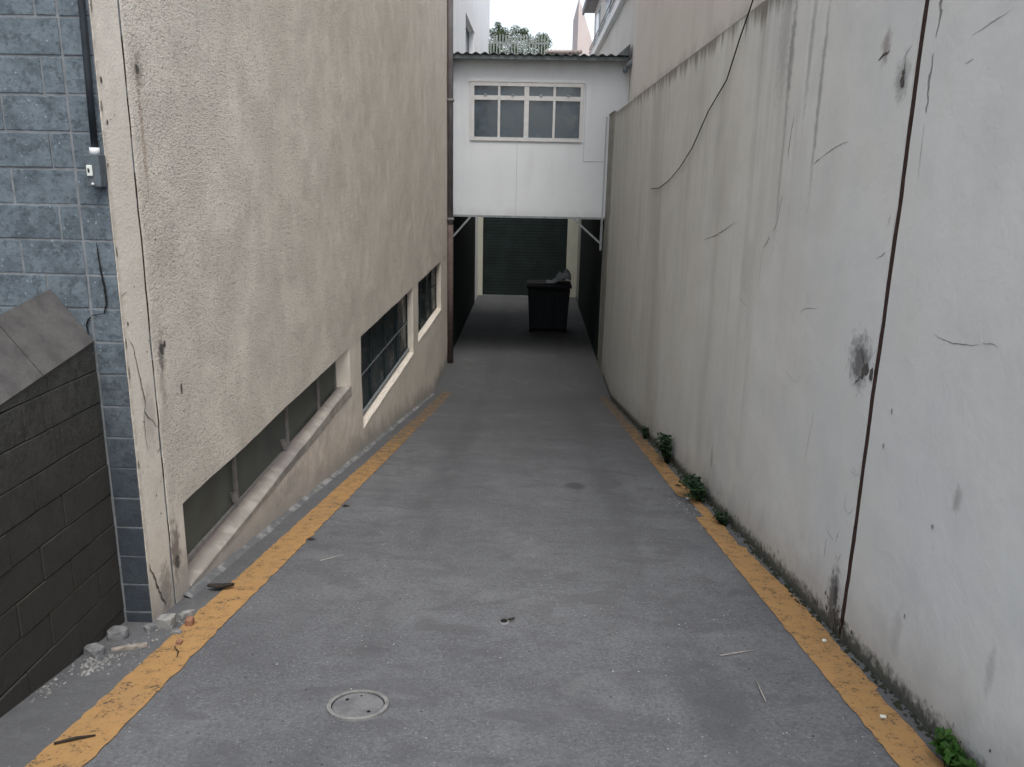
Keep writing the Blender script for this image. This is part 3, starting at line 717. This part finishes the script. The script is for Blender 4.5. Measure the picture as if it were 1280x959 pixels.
g = MB(); g.box(-1.70, 1.22, 28.36, 28.41, -2.64, -2.56); part(g, 'bottom_bar', M['steel'], sh)
# slat fence on top of the back wall
sf = thing('slat_fence', (-.6, 29.0, 5.6), 'pale vertical slat fence on the back wall in front of the tree', 'fence')
g = MB(); x = -1.56
while x < .36: g.box(x, x+.045, 28.99, 29.01, 4.9, 6.06+.03*math.sin(x*9), 0, .006); x += .10
part(g, 'slats', M['fence'], sf)
g = MB(); g.box(-1.6, .40, 29.012, 29.04, 5.1, 5.16); g.box(-1.6, .40, 29.012, 29.04, 5.80, 5.84); part(g, 'rail', M['steel'], sf)
sd = thing('rooftop_shed', (.95, 31, 5.2), 'low pinkish brown tiled roof beside the slat fence', 'shed')
g = MB(); g.box(.40, 1.50, 30.4, 32, 5.0, 5.72); part(g, 'wall', M['pinkwall'], sd)
g = MB()
for k in range(9): g.tube([(.36+.145*k, 30.2, 5.74), (.36+.145*k, 32.2, 5.98)], .075, 10)
part(g, 'tiled_roof', M['tile'], sd)
pb = thing('gabled_house', (2.6, 40, -2.5), 'pale pink house edge standing far beyond the tiled roof', 'building')
g = MB(); vs = [(1.80, 38.5, -2.6), (4.5, 38.5, -2.6), (4.5, 38.5, 6.4), (2.45, 38.5, 7.3), (1.80, 38.5, 9.1)]
vs += [(a, 44, c) for a, b, c in vs]; g.add(vs, [(0, 1, 2, 3, 4), (9, 8, 7, 6, 5)]+[(i, i+5, (i+1) % 5+5, (i+1) % 5) for i in range(5)]); part(g, 'wall', M['pinkwall'], pb)

# tree beyond
tr = thing('leafy_tree', (-.7, 34.5, ZF), 'leafy green tree rising beyond the slat fence', 'tree')
g = MB(); g.tube([(-.7, 34.5, ZF), (-.72, 34.5, 1.5), (-.68, 34.45, 4.2), (-.75, 34.5, 5.8)], [.19, .15, .12, .08], 10)
random.seed(11); tips = []
for k in range(11):
    a = k*2.4; r = random.uniform(.5, 1.15); zt = 5.2+random.random()*1.5-.35*r
    tip = Vector((-.72+r*math.cos(a), 34.5+r*.8*math.sin(a), zt))
    if tip.x > -.2: tip.z -= .45
    if tip.x < -1.15: tip.z += .25
    tips.append(tip); g.tube([(-.70, 34.48, 3.9+k*.12), ((-.7+tip.x)/2, (34.5+tip.y)/2, tip.z-.35), tip], [.045, .03, .012], 6)
part(g, 'trunk', M['bark'], tr)
g = MB(); random.seed(5)
cl = []
for tp in tips:
    for q in range(5): cl.append((tp+Vector((random.gauss(0, .26), random.gauss(0, .26), random.gauss(0, .22))), random.uniform(.12, .26)))
for (c0, r) in cl+[(Vector((x0, 34.3, z0)), r0) for x0, z0, r0 in ((-1.75, 6.95, .17), (-1.6, 6.6, .3), (-1.3, 6.95, .2), (-1.05, 6.75, .28), (-.85, 7.05, .2), (-.6, 6.9, .22), (-.75, 6.5, .32), (-.35, 6.75, .2), (-.3, 6.35, .28), (-.05, 6.6, .18), (.12, 6.8, .18), (.3, 6.82, .15), (.42, 6.6, .18), (-.5, 7.0, .16), (.2, 6.5, .2), (-1.7, 6.3, .25), (-1.1, 6.3, .3), (.25, 6.25, .18))]+[(Vector((-1.55, 34.4, 7.25)), .13), (Vector((-1.50, 34.4, 7.05)), .18), (Vector((-.25, 34.4, 6.55)), .16), (Vector((.25, 34.4, 6.5)), .18), (Vector((.05, 34.5, 6.2)), .25), (Vector((-1.35, 34.4, 6.8)), .25)]:
    for i in range(int(1700*r)):
        d = Vector((random.gauss(0, 1), random.gauss(0, 1), random.gauss(0, 1))).normalized()*r*random.random()**.45*1.15
        p = c0+d; s = random.uniform(.022, .045); u = Vector((random.gauss(0, 1), random.gauss(0, 1), random.gauss(0, .6))).normalized(); v = u.orthogonal().normalized()
        v = (Matrix.Rotation(random.random()*6.28, 3, u) @ v)
        g.add([p-u*s, p+v*s*.45, p+u*s, p-v*s*.45], [(0, 1, 2, 3)])
part(g, 'crown', M['leaf'], tr)

# ------------------------------------------------------------------ room bridging the alley
br = thing('bridging_room', (-.1, 18, .71), 'white painted room spanning the alley above the foot of the ramp', 'building')
ZB, ZR = .71, 3.93; WX0, WX1, WZ0, WZ1 = -1.375, 1.015, 2.27, 3.45
g = MB()
xs = [-1.76, WX0, WX1, 1.53]; zs3 = [ZB, WZ0, 2.80, WZ1, ZR]
xs = lin(-1.76, 1.53, .3, [WX0, WX1]); zs3 = lin(ZB, ZR, .3, [WZ0, WZ1])
hf = lambda x, z: WX0 < x < WX1 and WZ0 < z < WZ1
g.grid(xs, zs3, lambda x, z: (x, 18, z), hole=hf, smooth=False)
g.box(1.53, 1.955, 18.0, 18.05, 2.86, ZR); g.box(1.53, 1.585, 18.001, 18.05, ZB, 2.86)
for a, b in (((WX0, WZ0), (WX0, WZ1)), ((WX1, WZ0), (WX1, WZ1)), ((WX0, WZ0), (WX1, WZ0)), ((WX0, WZ1), (WX1, WZ1))):
    g.quad((a[0], 18, a[1]), (b[0], 18, b[1]), (b[0], 18.12, b[1]), (a[0], 18.12, a[1]))
g.quad((-1.76, 18, ZB), (1.53, 18, ZB), (1.53, 22.6, ZB), (-1.76, 22.6, ZB)); g.quad((-1.76, 22.6, ZB), (1.53, 22.6, ZB), (1.53, 22.6, ZR), (-1.76, 22.6, ZR))
g.quad((-1.76, 18, ZB), (-1.76, 22.6, ZB), (-1.76, 22.6, ZR), (-1.76, 18, ZR)); g.quad((1.53, 18, ZB), (1.53, 22.6, ZB), (1.53, 22.6, ZR), (1.53, 18, ZR)); g.quad((-1.76, 18.05, ZR), (1.53, 18.05, ZR), (1.53, 22.6, ZR), (-1.76, 22.6, ZR))
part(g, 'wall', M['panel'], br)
g = MB(); g.box(-.372, -.364, 17.994, 17.9995, ZB, WZ0-.02); g.box(1.052, 1.060, 17.994, 17.9995, 1.88, 3.42); g.box(1.06, 1.53, 17.993, 17.9995, 1.874, 1.886); g.box(1.5, 1.532, 17.985, 17.999, ZB+.01, 2.8)
g.box(-1.765, -1.735, 17.985, 17.999, ZB+.01, ZR-.02)
part(g, 'panel_trim', M['panelseam'], br)
g = MB(); g.box(-1.78, 1.56, 17.97, 18.04, ZB-.045, ZB-.001); part(g, 'bottom_beam', M['steel'], br)
f = MB(); Yw = 17.985
def fb(x0, x1, z0, z1, d=0): f.box(x0, x1, Yw-d, Yw+.06, z0, z1)
fb(WX0, WX1, WZ1-.075, WZ1, .012); fb(WX0, WX1, WZ0, WZ0+.075, .012); fb(WX0, WX0+.085, WZ0+.075, WZ1-.075, .009); fb(WX1-.07, WX1, WZ0+.075, WZ1-.075, .009)
fb(WX0+.085, WX1-.07, 3.095, 3.185, .006)
for x, w in ((-.766, .05), (-.185, .10), (.40, .05)):
    fb(x-w/2, x+w/2, WZ0+.075, 3.095, .004); fb(x-w/2, x+w/2, 3.185, WZ1-.075, .004)
f.box(WX0-.02, WX1+.02, 17.965, 17.999, WZ1+.002, WZ1+.03)
w = part(f, 'window', M['alu'], br)
p = MB(); p.box(WX0+.085, WX1-.07, 18.025, 18.035, WZ0+.075, WZ1-.075); part(p, 'pane', M['glass'], w)
p = MB(); 
for k, x in enumerate((-1.05, -.475, .115, .69)): p.box(x-.03, x+.03, Yw-.028, Yw-.001, 3.19, 3.215)
part(p, 'latch', M['steel'], w)
g = MB(); X = lin(-1.90, 1.90, .012); per = .185
def rz(x): return .019*math.sin(2*math.pi*x/per)+.004*math.sin(x*5)
g.grid(X, [17.72, 22.7], lambda x, y: (x, y, 3.985+.02*(y-17.72)+rz(x)+(.03*max(0, x-1.6)/.3)), smooth=True)
g.grid(X, [17.72, 22.7], lambda x, y: (x, y, 3.973+.02*(y-17.72)+rz(x)+(.03*max(0, x-1.6)/.3)), smooth=True, flip=True)
g.grid(X, [0, 1], lambda x, u: (x, 17.72, 3.985-.012*u+rz(x)+(.03*max(0, x-1.6)/.3)), smooth=True)
g.box(-1.88, 1.88, 17.76, 17.82, 3.875, 3.95)
part(g, 'corrugated_roof', M['fibro'], br)
g = MB(); g.add([(1.66, 17.68, 3.99), (1.90, 17.68, 4.20), (1.90, 17.68, 3.97), (1.66, 22.7, 4.12), (1.90, 22.7, 4.32), (1.90, 22.7, 4.1)], [(0, 1, 2), (5, 4, 3), (0, 3, 4, 1), (1, 4, 5, 2), (2, 5, 3, 0)]); part(g, 'flashing', M['fibro'], br)
for s_, a, b in ((0, (-1.36, 17.985, .665), (-1.735, 17.985, .235)), (1, (.90, 17.985, .665), (1.50, 17.985, .15))):
    g = MB(); g.bar(a, b, .04, .04); part(g, 'brace', M['steel'], br)
g = MB(); g.bar((1.51, 17.985, .665), (1.51, 17.985, .0), .035, .05); part(g, 'bracket', M['steel'], br)
gt = thing('roof_gutter', (1.98, 17.9, 3.85), 'short bluish grey gutter piece at the right end of the corrugated roof', 'gutter')
g = MB(); g.tube([(2.10, 17.75, 4.02), (1.86, 17.75, 3.76)], .055, 10); g.tube([(1.86, 17.75, 3.76), (1.84, 17.9, 3.70)], .05, 10); tmp = part(g, 'pipe', M['gutter'], gt)

# downpipe
dp = thing('downpipe', (-1.78, 17.78, ZF), 'grey brown downpipe running down the end of the cream building', 'pipe')
g = MB(); g.tube([(-1.775, 17.75, 8.8), (-1.775, 17.75, .5)], .062, 14); part(g, 'pipe', M['pipe'], dp)
g = MB(); g.tube([(-1.775, 17.75, .5), (-1.775, 17.75, ZF)], .066, 14); q = part(g, 'lower_pipe', simple('rusty_pipe', (.13, .095, .088), .8, .3, 7), dp); q['label'] = 'reddish brown lower length of the downpipe'
for z in (3.05, .62, 5.4):
    g = MB(); g.tube([(-1.775, 17.75, z-.03), (-1.775, 17.75, z+.03)], .085, 14); part(g, 'collar', M['pipe'], dp)

# hanging cable
cbz = thing('hanging_cable', (1.55, 8, 2.2), 'thin black cable hanging in a curve down the right wall', 'cable')
P = [(6.15, 3.2), (6.45, 2.86), (6.77, 2.64), (7.1, 2.38), (7.75, 2.18), (8.4, 1.88), (9.05, 1.69), (9.7, 1.555), (10.4, 1.46), (11.1, 1.44)]
g = MB(); g.tube([(XR-.022, y, z) for y, z in P], .0055, 6); part(g, 'wire', M['black'], cbz)

# bin with sheet under the room
bn = thing('waste_container', (.45, 21.9, ZF), 'dark waste container standing under the bridging room', 'waste container')
g = MB(); bm = bmesh.new(); bmesh.ops.create_cube(bm, size=1)
for v in bm.verts:
    tz = v.co.z+.5; k = .88+.12*tz; v.co = Vector((.49+v.co.x*1.14*k, 22.0+v.co.y*.95*k, ZF+.10+tz*1.12))
bmesh.ops.bevel(bm, geom=bm.edges[:], offset=.04, segments=3, affect='EDGES'); g.bm(bm); part(g, 'body', M['bin'], bn)
g = MB(); g.box(-.12, 1.10, 21.47, 22.52, ZF+1.225, ZF+1.30, 0, .025); g.box(-.10, 1.08, 21.60, 22.40, ZF+1.30, ZF+1.33, 0, .014); part(g, 'lid', M['bin'], bn)
g = MB()
for x in (.1, .36, .62, .88): g.box(x-.02, x+.02, 21.500, 21.54, ZF+.3, ZF+1.1, 0, .01)
part(g, 'rib', M['bin'], bn)
g = MB(); g.tube([(.12, 21.46, ZF+1.18), (.12, 21.41, ZF+1.18), (.86, 21.41, ZF+1.18), (.86, 21.46, ZF+1.18)], .018, 8); part(g, 'handle', M['bin'], bn)
for x in (.02, .96):
    for y in (21.65, 22.35):
        g = MB(); g.tube([(x-.03, y, ZF+.08), (x+.03, y, ZF+.08)], .08, 14); part(g, 'wheel', M['black'], bn)
sh = thing('crumpled_sheet', (.8, 21.9, ZF+1.335), 'crumpled whitish sheet heaped on the dark waste container', 'sheet')
g = MB(); random.seed(4)
def shf(u, v):
    r = math.hypot((u-.75)*1.3, v-.5); h = max(0, .34*(1-r/.75))*(1+.5*nz(u, v, 2, 5))+.03*abs(nz(u, v, 4, 9))
    return (.42+.66*u+.02*nz(u, v, 5, 4), 21.6+.7*v+.02*nz(u, v, 7, 4), ZF+1.338+h)
g.grid(lin(0, 1, .05), lin(0, 1, .05), shf, smooth=False); part(g, 'cloth', M['sheet'], sh)

# inspection cover
mc = thing('inspection_cover', (-.648, 2.787, gz(2.787)), 'small round metal inspection cover set in the concrete ramp', 'manhole cover')
def disc(r0, r1, z0, z1, mat, name, parent, n=56, rim=0):
    g = MB(); prof = [(r0, z0), (r0, z1), (r1, z1), (r1, z0)] if r0 > 0 else [(0, z1), (r1-.004, z1), (r1, z1-.003), (r1, z0)]
    vs = []; fs = []
    for k in range(n):
        a = 2*math.pi*k/n
        for (r, z) in prof:
            x, y = -.648+r*math.cos(a), 2.787+r*math.sin(a); vs.append((x, y, gz(y)+z+.0015*nz(x, y, 3, 30)))
    m = len(prof)
    for k in range(n):
        for j in range(m-1): fs.append((k*m+j, ((k+1) % n)*m+j, ((k+1) % n)*m+j+1, k*m+j+1))
    g.add(vs, fs, 0, False); return part(g, name, mat, parent)
disc(.106, .122, -.01, .011, M['lidring'], 'frame', mc)
lid = disc(0, .102, -.01, .007, M['lid'], 'cover', mc)
disc(.101, .107, -.01, .004, M['hole'], 'gap', mc)
for x, y in ((-.70, 2.825), (-.595, 2.735)):
    g = MB(); g.tube([(x, y, gz(y)+.004), (x, y, gz(y)+.0085)], .0075, 12); part(g, 'lifting_hole', M['hole'], lid)
g = MB(); g.tube([(-.65, 2.86, gz(2.86)+.005), (-.65, 2.86, gz(2.86)+.009)], .004, 8); part(g, 'rivet', M['hole'], lid)
dr = thing('floor_outlet', (-.094, 3.70, gz(3.70)), 'tiny dark metal outlet in the middle of the ramp', 'drain')
g = MB(); y = 3.70; g.tube([(-.094, y, gz(y)-.01), (-.094, y, gz(y)+.010)], .028, 18); part(g, 'rim', M['rubble'], dr)
g = MB(); g.tube([(-.094, y, gz(y)), (-.094, y, gz(y)+.0115)], .018, 14); part(g, 'plug', M['hole'], dr)
g = MB(); g.tube([(-.074, y+.012, gz(y)+.011), (-.04, y+.02, gz(y)+.016)], .006, 7); part(g, 'pin', M['wood'], dr)
# ------------------------------------------------------------------ loose things on the ramp
def chunk(name, x, y, sx, sy, sz, mat, label, cat, group=None, seed=1, rot=0):
    bm = bmesh.new(); bmesh.ops.create_icosphere(bm, subdivisions=2, radius=1); rnd = random.Random(seed)
    for v in bm.verts:
        c = v.co.copy(); k = 1+.35*noise.noise(c*1.4+Vector((seed, 0, 0))); c *= k
        c = Vector((max(-.75, min(.75, c.x)), max(-.7, min(.8, c.y)), max(-.55, min(.6, c.z)))); v.co = c
    m = Matrix.Rotation(rot, 3, 'Z'); z = rf(x, y)[2]
    for v in bm.verts: v.co = m @ Vector((v.co.x*sx, v.co.y*sy, (v.co.z+.5)*sz))+Vector((x, y, z))
    g = MB(); g.bm(bm, 0, False); o = g.build(name, mat, None, (x, y, z)); return tag(o, label, cat, group)
chunk('rubble_chunk', -1.915, 3.36, .060, .040, .045, M['rubble'], 'larger flat grey rubble chunk at the foot of the block wall corner', 'rubble', seed=2, rot=.3)
chunk('rubble_chunk', -1.925, 3.17, .058, .040, .040, M['rubble'], 'grey rubble chunk lying against the sooty low wall', 'rubble', seed=5, rot=-.4)
chunk('mortar_lump', -1.745, 3.49, .055, .045, .06, M['mortarwhite'], 'whitish mortar lump under the corner of the cream wall', 'rubble', seed=8)
chunk('mortar_lump', -1.70, 3.62, .045, .020, .035, M['mortarwhite'], 'narrow white mortar piece beside the cream wall foot', 'rubble', seed=9, rot=.9)
chunk('mortar_lump', -1.66, 3.42, .030, .018, .02, M['mortarwhite'], 'small white mortar flake next to the yellow line', 'rubble', seed=10, rot=.2)
chunk('brick_fragment', -1.645, 3.53, .026, .03, .04, M['brick'], 'orange brick fragment standing by the cream wall corner', 'rubble', seed=12)
chunk('brick_fragment', -1.60, 3.31, .018, .022, .018, M['brick'], 'orange brick fragment lying on the left yellow line', 'rubble', seed=13)
chunk('stone_flake', -1.80, 3.24, .10, .016, .018, M['crust'], 'long thin tan splinter among the crumbs near the left line', 'rubble', seed=15, rot=.35)
chunk('stone_flake', -1.80, 3.46, .045, .03, .03, M['rubble'], 'grey stone flake at the base of the dark pillar', 'rubble', seed=17, rot=1.0)
chunk('white_pebble', 1.493, 3.583, .014, .010, .012, M['label'], 'white pebble under the joint in the right wall', 'pebble', seed=20)
chunk('white_pebble', 1.452, 2.83, .016, .010, .010, M['label'], 'white pebble on the right yellow line near the bright weed', 'pebble', seed=21)
chunk('white_pebble', 1.415, 6.62, .020, .015, .015, M['label'], 'white pebble beside the darkest weed clump', 'pebble', seed=22)
g = MB(); random.seed(21)
for i in range(420):
    if 110 < i < 170: continue
    if i < 170: x, y, r = random.gauss(-1.88, .05), random.gauss(3.09, .06), random.uniform(.003, .012)
    elif i < 250: x, y, r = random.gauss(-1.80, .08), random.gauss(3.2, .12), random.uniform(.002, .006)
    elif i < 290: x, y, r = random.gauss(-1.93, .02), random.gauss(2.84, .05), random.uniform(.003, .009)
    elif i < 350: x, y, r = random.gauss(-1.73, .05), random.gauss(3.55, .10), random.uniform(.003, .012)
    else: x, y, r = random.gauss(1.38, .09), random.gauss(6.2, .5), random.uniform(.004, .012)
    x = max(-1.965, min(1.57, x)); z = rf(x, y)[2]
    vs = [(x+r*math.cos(a)*random.uniform(.6, 1.2), y+r*math.sin(a)*random.uniform(.6, 1.2), z+.001) for a in (0, 1.57, 3.14, 4.7)]+[(x, y, z+r*.9)]
    g.add(vs, [(0, 1, 4), (1, 2, 4), (2, 3, 4), (3, 0, 4)])
tag(g.build('mortar_crumbs', M['mortarwhite']), 'pale mortar crumbs scattered at the wall feet', 'rubble', kind='stuff')
g = MB(); random.seed(31)
for i in range(520):      # grit all over the ramp
    x = random.uniform(-1.75, 1.5); y = 1.8+11*random.random()**1.6; r = random.uniform(.0015, .005); z = rf(x, y)[2]
    vs = [(x+r*math.cos(a), y+r*1.3*math.sin(a), z) for a in (0.3, 1.8, 3.5, 5)]+[(x, y, z+r)]
    g.add(vs, [(0, 1, 4), (1, 2, 4), (2, 3, 4), (3, 0, 4)], random.choice((0, 0, 1)))
tag(g.build('grit', [M['wood'], M['mortarwhite']]), 'fine dark and pale grit scattered over the concrete ramp', 'grit', kind='stuff')
def stick(name, pts, r, mat, label, cat):
    P = [(x, y, rf(x, y)[2]+.005+r+dz) for x, y, dz in pts]; g = MB(); g.tube(P, [r*.8]+[r]*(len(P)-2)+[r*.5], 6)
    b = P[0]; return tag(g.build(name, mat, None, b), label, cat)
stick('twig', [(-1.66, 2.425, 0), (-1.60, 2.46, .004), (-1.545, 2.49, 0)], .006, M['wood'], 'short dark twig on the left yellow line nearest the street', 'twig')
stick('twig', [(-1.60, 3.26, 0), (-1.56, 3.21, .003), (-1.545, 3.16, 0)], .003, M['wood'], 'thin dark twig across the left yellow line near the corner', 'twig')
stick('straw', [(.93, 3.365, 0), (1.02, 3.40, .002), (1.111, 3.441, 0)], .0028, M['straw'], 'pale straw lying crosswise on the concrete near the right line', 'straw')
stick('straw', [(1.028, 3.12, 0), (1.018, 3.02, .002), (1.013, 2.924, 0)], .0028, M['straw'], 'pale straw pointing down the ramp near the right line', 'straw')
stick('straw', [(-1.279, 4.596, 0), (-1.22, 4.66, .002), (-1.16, 4.73, 0)], .0025, M['straw'], 'pale straw beside the left yellow line', 'straw')
# dry curled leaf
g = MB(); LX, LY = -1.70, 4.03
def lfp(u, v):
    w = .035*math.sin(math.pi*min(1, max(0, u*.94+.03)))**.7; x = LX-.06+.14*u; y = LY+(v-.5)*2*w+.03*u
    return (x, y, rf(x, y)[2]+.012+.03*(v-.5)**2*4*.5+.02*abs(u-.5))
g.grid(lin(0, 1, .1), [0, .25, .5, .75, 1], lfp); o = g.build('dry_leaf', M['wood'], None, (LX, LY, gz(LY))); tag(o, 'dark dry curled leaf at the foot of the cream wall', 'leaf')
g = MB(); random.seed(8)
for (x, y) in [(-1.46, 5.1), (-1.43, 5.5), (-1.20, 5.05), (-1.36, 4.35), (-1.22, 4.15), (-1.21, 4.25), (-1.16, 4.33), (.3, 3.3), (-1.46, 6.1)]: pass
leafspots = [(-1.46, 5.05, 'dead leaf at the inner edge of the left line, nearer one'), (-1.44, 6.0, 'dead leaf at the inner edge of the left line, farther one')]
for k, (x, y, lab) in enumerate(leafspots):
    g = MB(); z = rf(x, y)[2]+.006; vs = [(x-.035, y, z), (x-.01, y+.012, z+.012), (x+.04, y+.004, z+.002), (x-.005, y-.014, z+.001)]; g.add(vs, [(0, 3, 2, 1)]); tag(g.build('dead_leaf', M['wood'], None, (x, y, z)), lab, 'leaf')

# weeds
def weed(x, y, h, n, spread, label, mat='weed', seed=1, broad=.018):
    rnd = random.Random(seed); z = gz(y); base = (x, y, z)
    th = thing('weed', base, label, 'weed', 'weeds growing along the foot of the right wall')
    g = MB(); stm = MB()
    for i in range(n):
        a = rnd.uniform(-math.pi*.95, -math.pi*.05)+math.pi/2*0; a = rnd.uniform(math.pi*.5, math.pi*1.5)   # lean away from the wall
        L = h*rnd.uniform(.5, 1.1); out = spread*rnd.uniform(.2, 1.0)
        dx, dy = math.cos(a)*out, math.sin(a)*out*1.3
        p0 = Vector((x+rnd.gauss(0, .012), y+rnd.gauss(0, .04), z)); p2 = p0+Vector((dx, dy, L)); p1 = p0+Vector((dx*.35, dy*.35, L*.7)); p3 = p2+Vector((dx*.35, dy*.35, -L*.2))
        for p in (p1, p2, p3): p.x = min(p.x, XR-.02)
        stm.tube([p0, p1, p2, p3], [.0022, .0018, .0012, .0008], 5)
        for k in range(7):
            t = .22+.13*k
            q = (p0.lerp(p1, t/.5) if t < .5 else p1.lerp(p2, (t-.5)/.5)) if t < 1 else p3
            for sgn in (-1, 1):
                d = Vector((rnd.gauss(0, .5)+sgn*.6*math.sin(a), rnd.gauss(0, .5)-sgn*.6*math.cos(a), rnd.uniform(-.2, .7))).normalized()
                l = broad*rnd.uniform(1.1, 2.3); w = d.cross(Vector((rnd.gauss(0, .3), rnd.gauss(0, .3), 1))).normalized()*l*.30
                e = q+d*l; m_ = q+d*l*.45+Vector((0, 0, l*.10)); 
                if e.x > XR-.01: e.x = XR-.012
                g.add([q, m_+w, e, m_-w], [(0, 1, 2, 3)])
    part(stm, 'stem', M[mat], th); part(g, 'leaves', M[mat], th)
weed(1.53, 8.35, .30, 54, .10, 'tallest narrow weed at the wall foot, beyond the darkest bushy clump', seed=1, broad=.026)
weed(1.51, 6.62, .17, 70, .13, 'darkest bushy weed clump against the right wall', seed=2, broad=.026)
weed(1.53, 5.80, .08, 24, .05, 'small low weed just nearer than the dark bushy clump', seed=3)
weed(1.55, 10.1, .14, 20, .04, 'farthest little weed along the right wall foot', seed=4, broad=.024)
weed(1.545, 2.46, .10, 26, .05, 'bright green weed at the wall foot nearest the street', mat='weedbright', seed=5, broad=.020)

# ------------------------------------------------------------------ sky, sun, camera
W = bpy.data.worlds.new('World'); scene.world = W; W.use_nodes = True
nt = W.node_tree; bg = nt.nodes['Background']; sky = nt.nodes.new('ShaderNodeTexSky'); sky.sky_type = 'NISHITA'
EL, AZ = R(64), R(165)            # sun behind the camera, a little to the right
sky.sun_disc = False; sky.sun_elevation = EL; sky.sun_rotation = AZ; sky.air_density = 1.0; sky.dust_density = 3.5; sky.ozone_density = 1.0
hs = nt.nodes.new('ShaderNodeHueSaturation'); hs.inputs['Saturation'].default_value = .42
nt.links.new(sky.outputs[0], hs.inputs['Color']); nt.links.new(hs.outputs[0], bg.inputs['Color']); bg.inputs['Strength'].default_value = .15
sun = bpy.data.lights.new('sun', 'SUN'); sun.energy = .6; sun.angle = R(25); sun.color = (1, .96, .90)
so = bpy.data.objects.new('sun', sun); COL.objects.link(so)
sd_ = Vector((math.sin(AZ)*math.cos(EL), math.cos(AZ)*math.cos(EL), math.sin(EL)))
so.rotation_euler = sd_.to_track_quat('Z', 'Y').to_euler(); so.location = (0, -4, 12)

f = 1010.0; 
Yc = Vector((27, 262, -f)).normalized(); Zc = -Vector((-78, -3915, -f)).normalized(); Zc = (Zc-Yc*Zc.dot(Yc)).normalized(); Xc = Yc.cross(Zc)
cam = bpy.data.cameras.new('camera'); co = bpy.data.objects.new('camera', cam); COL.objects.link(co); scene.camera = co
Mx = Matrix((Xc, Yc, Zc)); co.matrix_world = Matrix.Translation((0, 0, 1.6)) @ Mx.to_4x4()
cam.sensor_width = 36; cam.lens = 36*f/1280; cam.clip_start = .05; cam.clip_end = 600
scene.render.engine = 'CYCLES'
scene.cycles.max_bounces = 8; scene.cycles.diffuse_bounces = 4
vs_ = scene.view_settings; vs_.view_transform = 'Standard'; vs_.look = 'None'; vs_.exposure = 1.05; vs_.gamma = 1
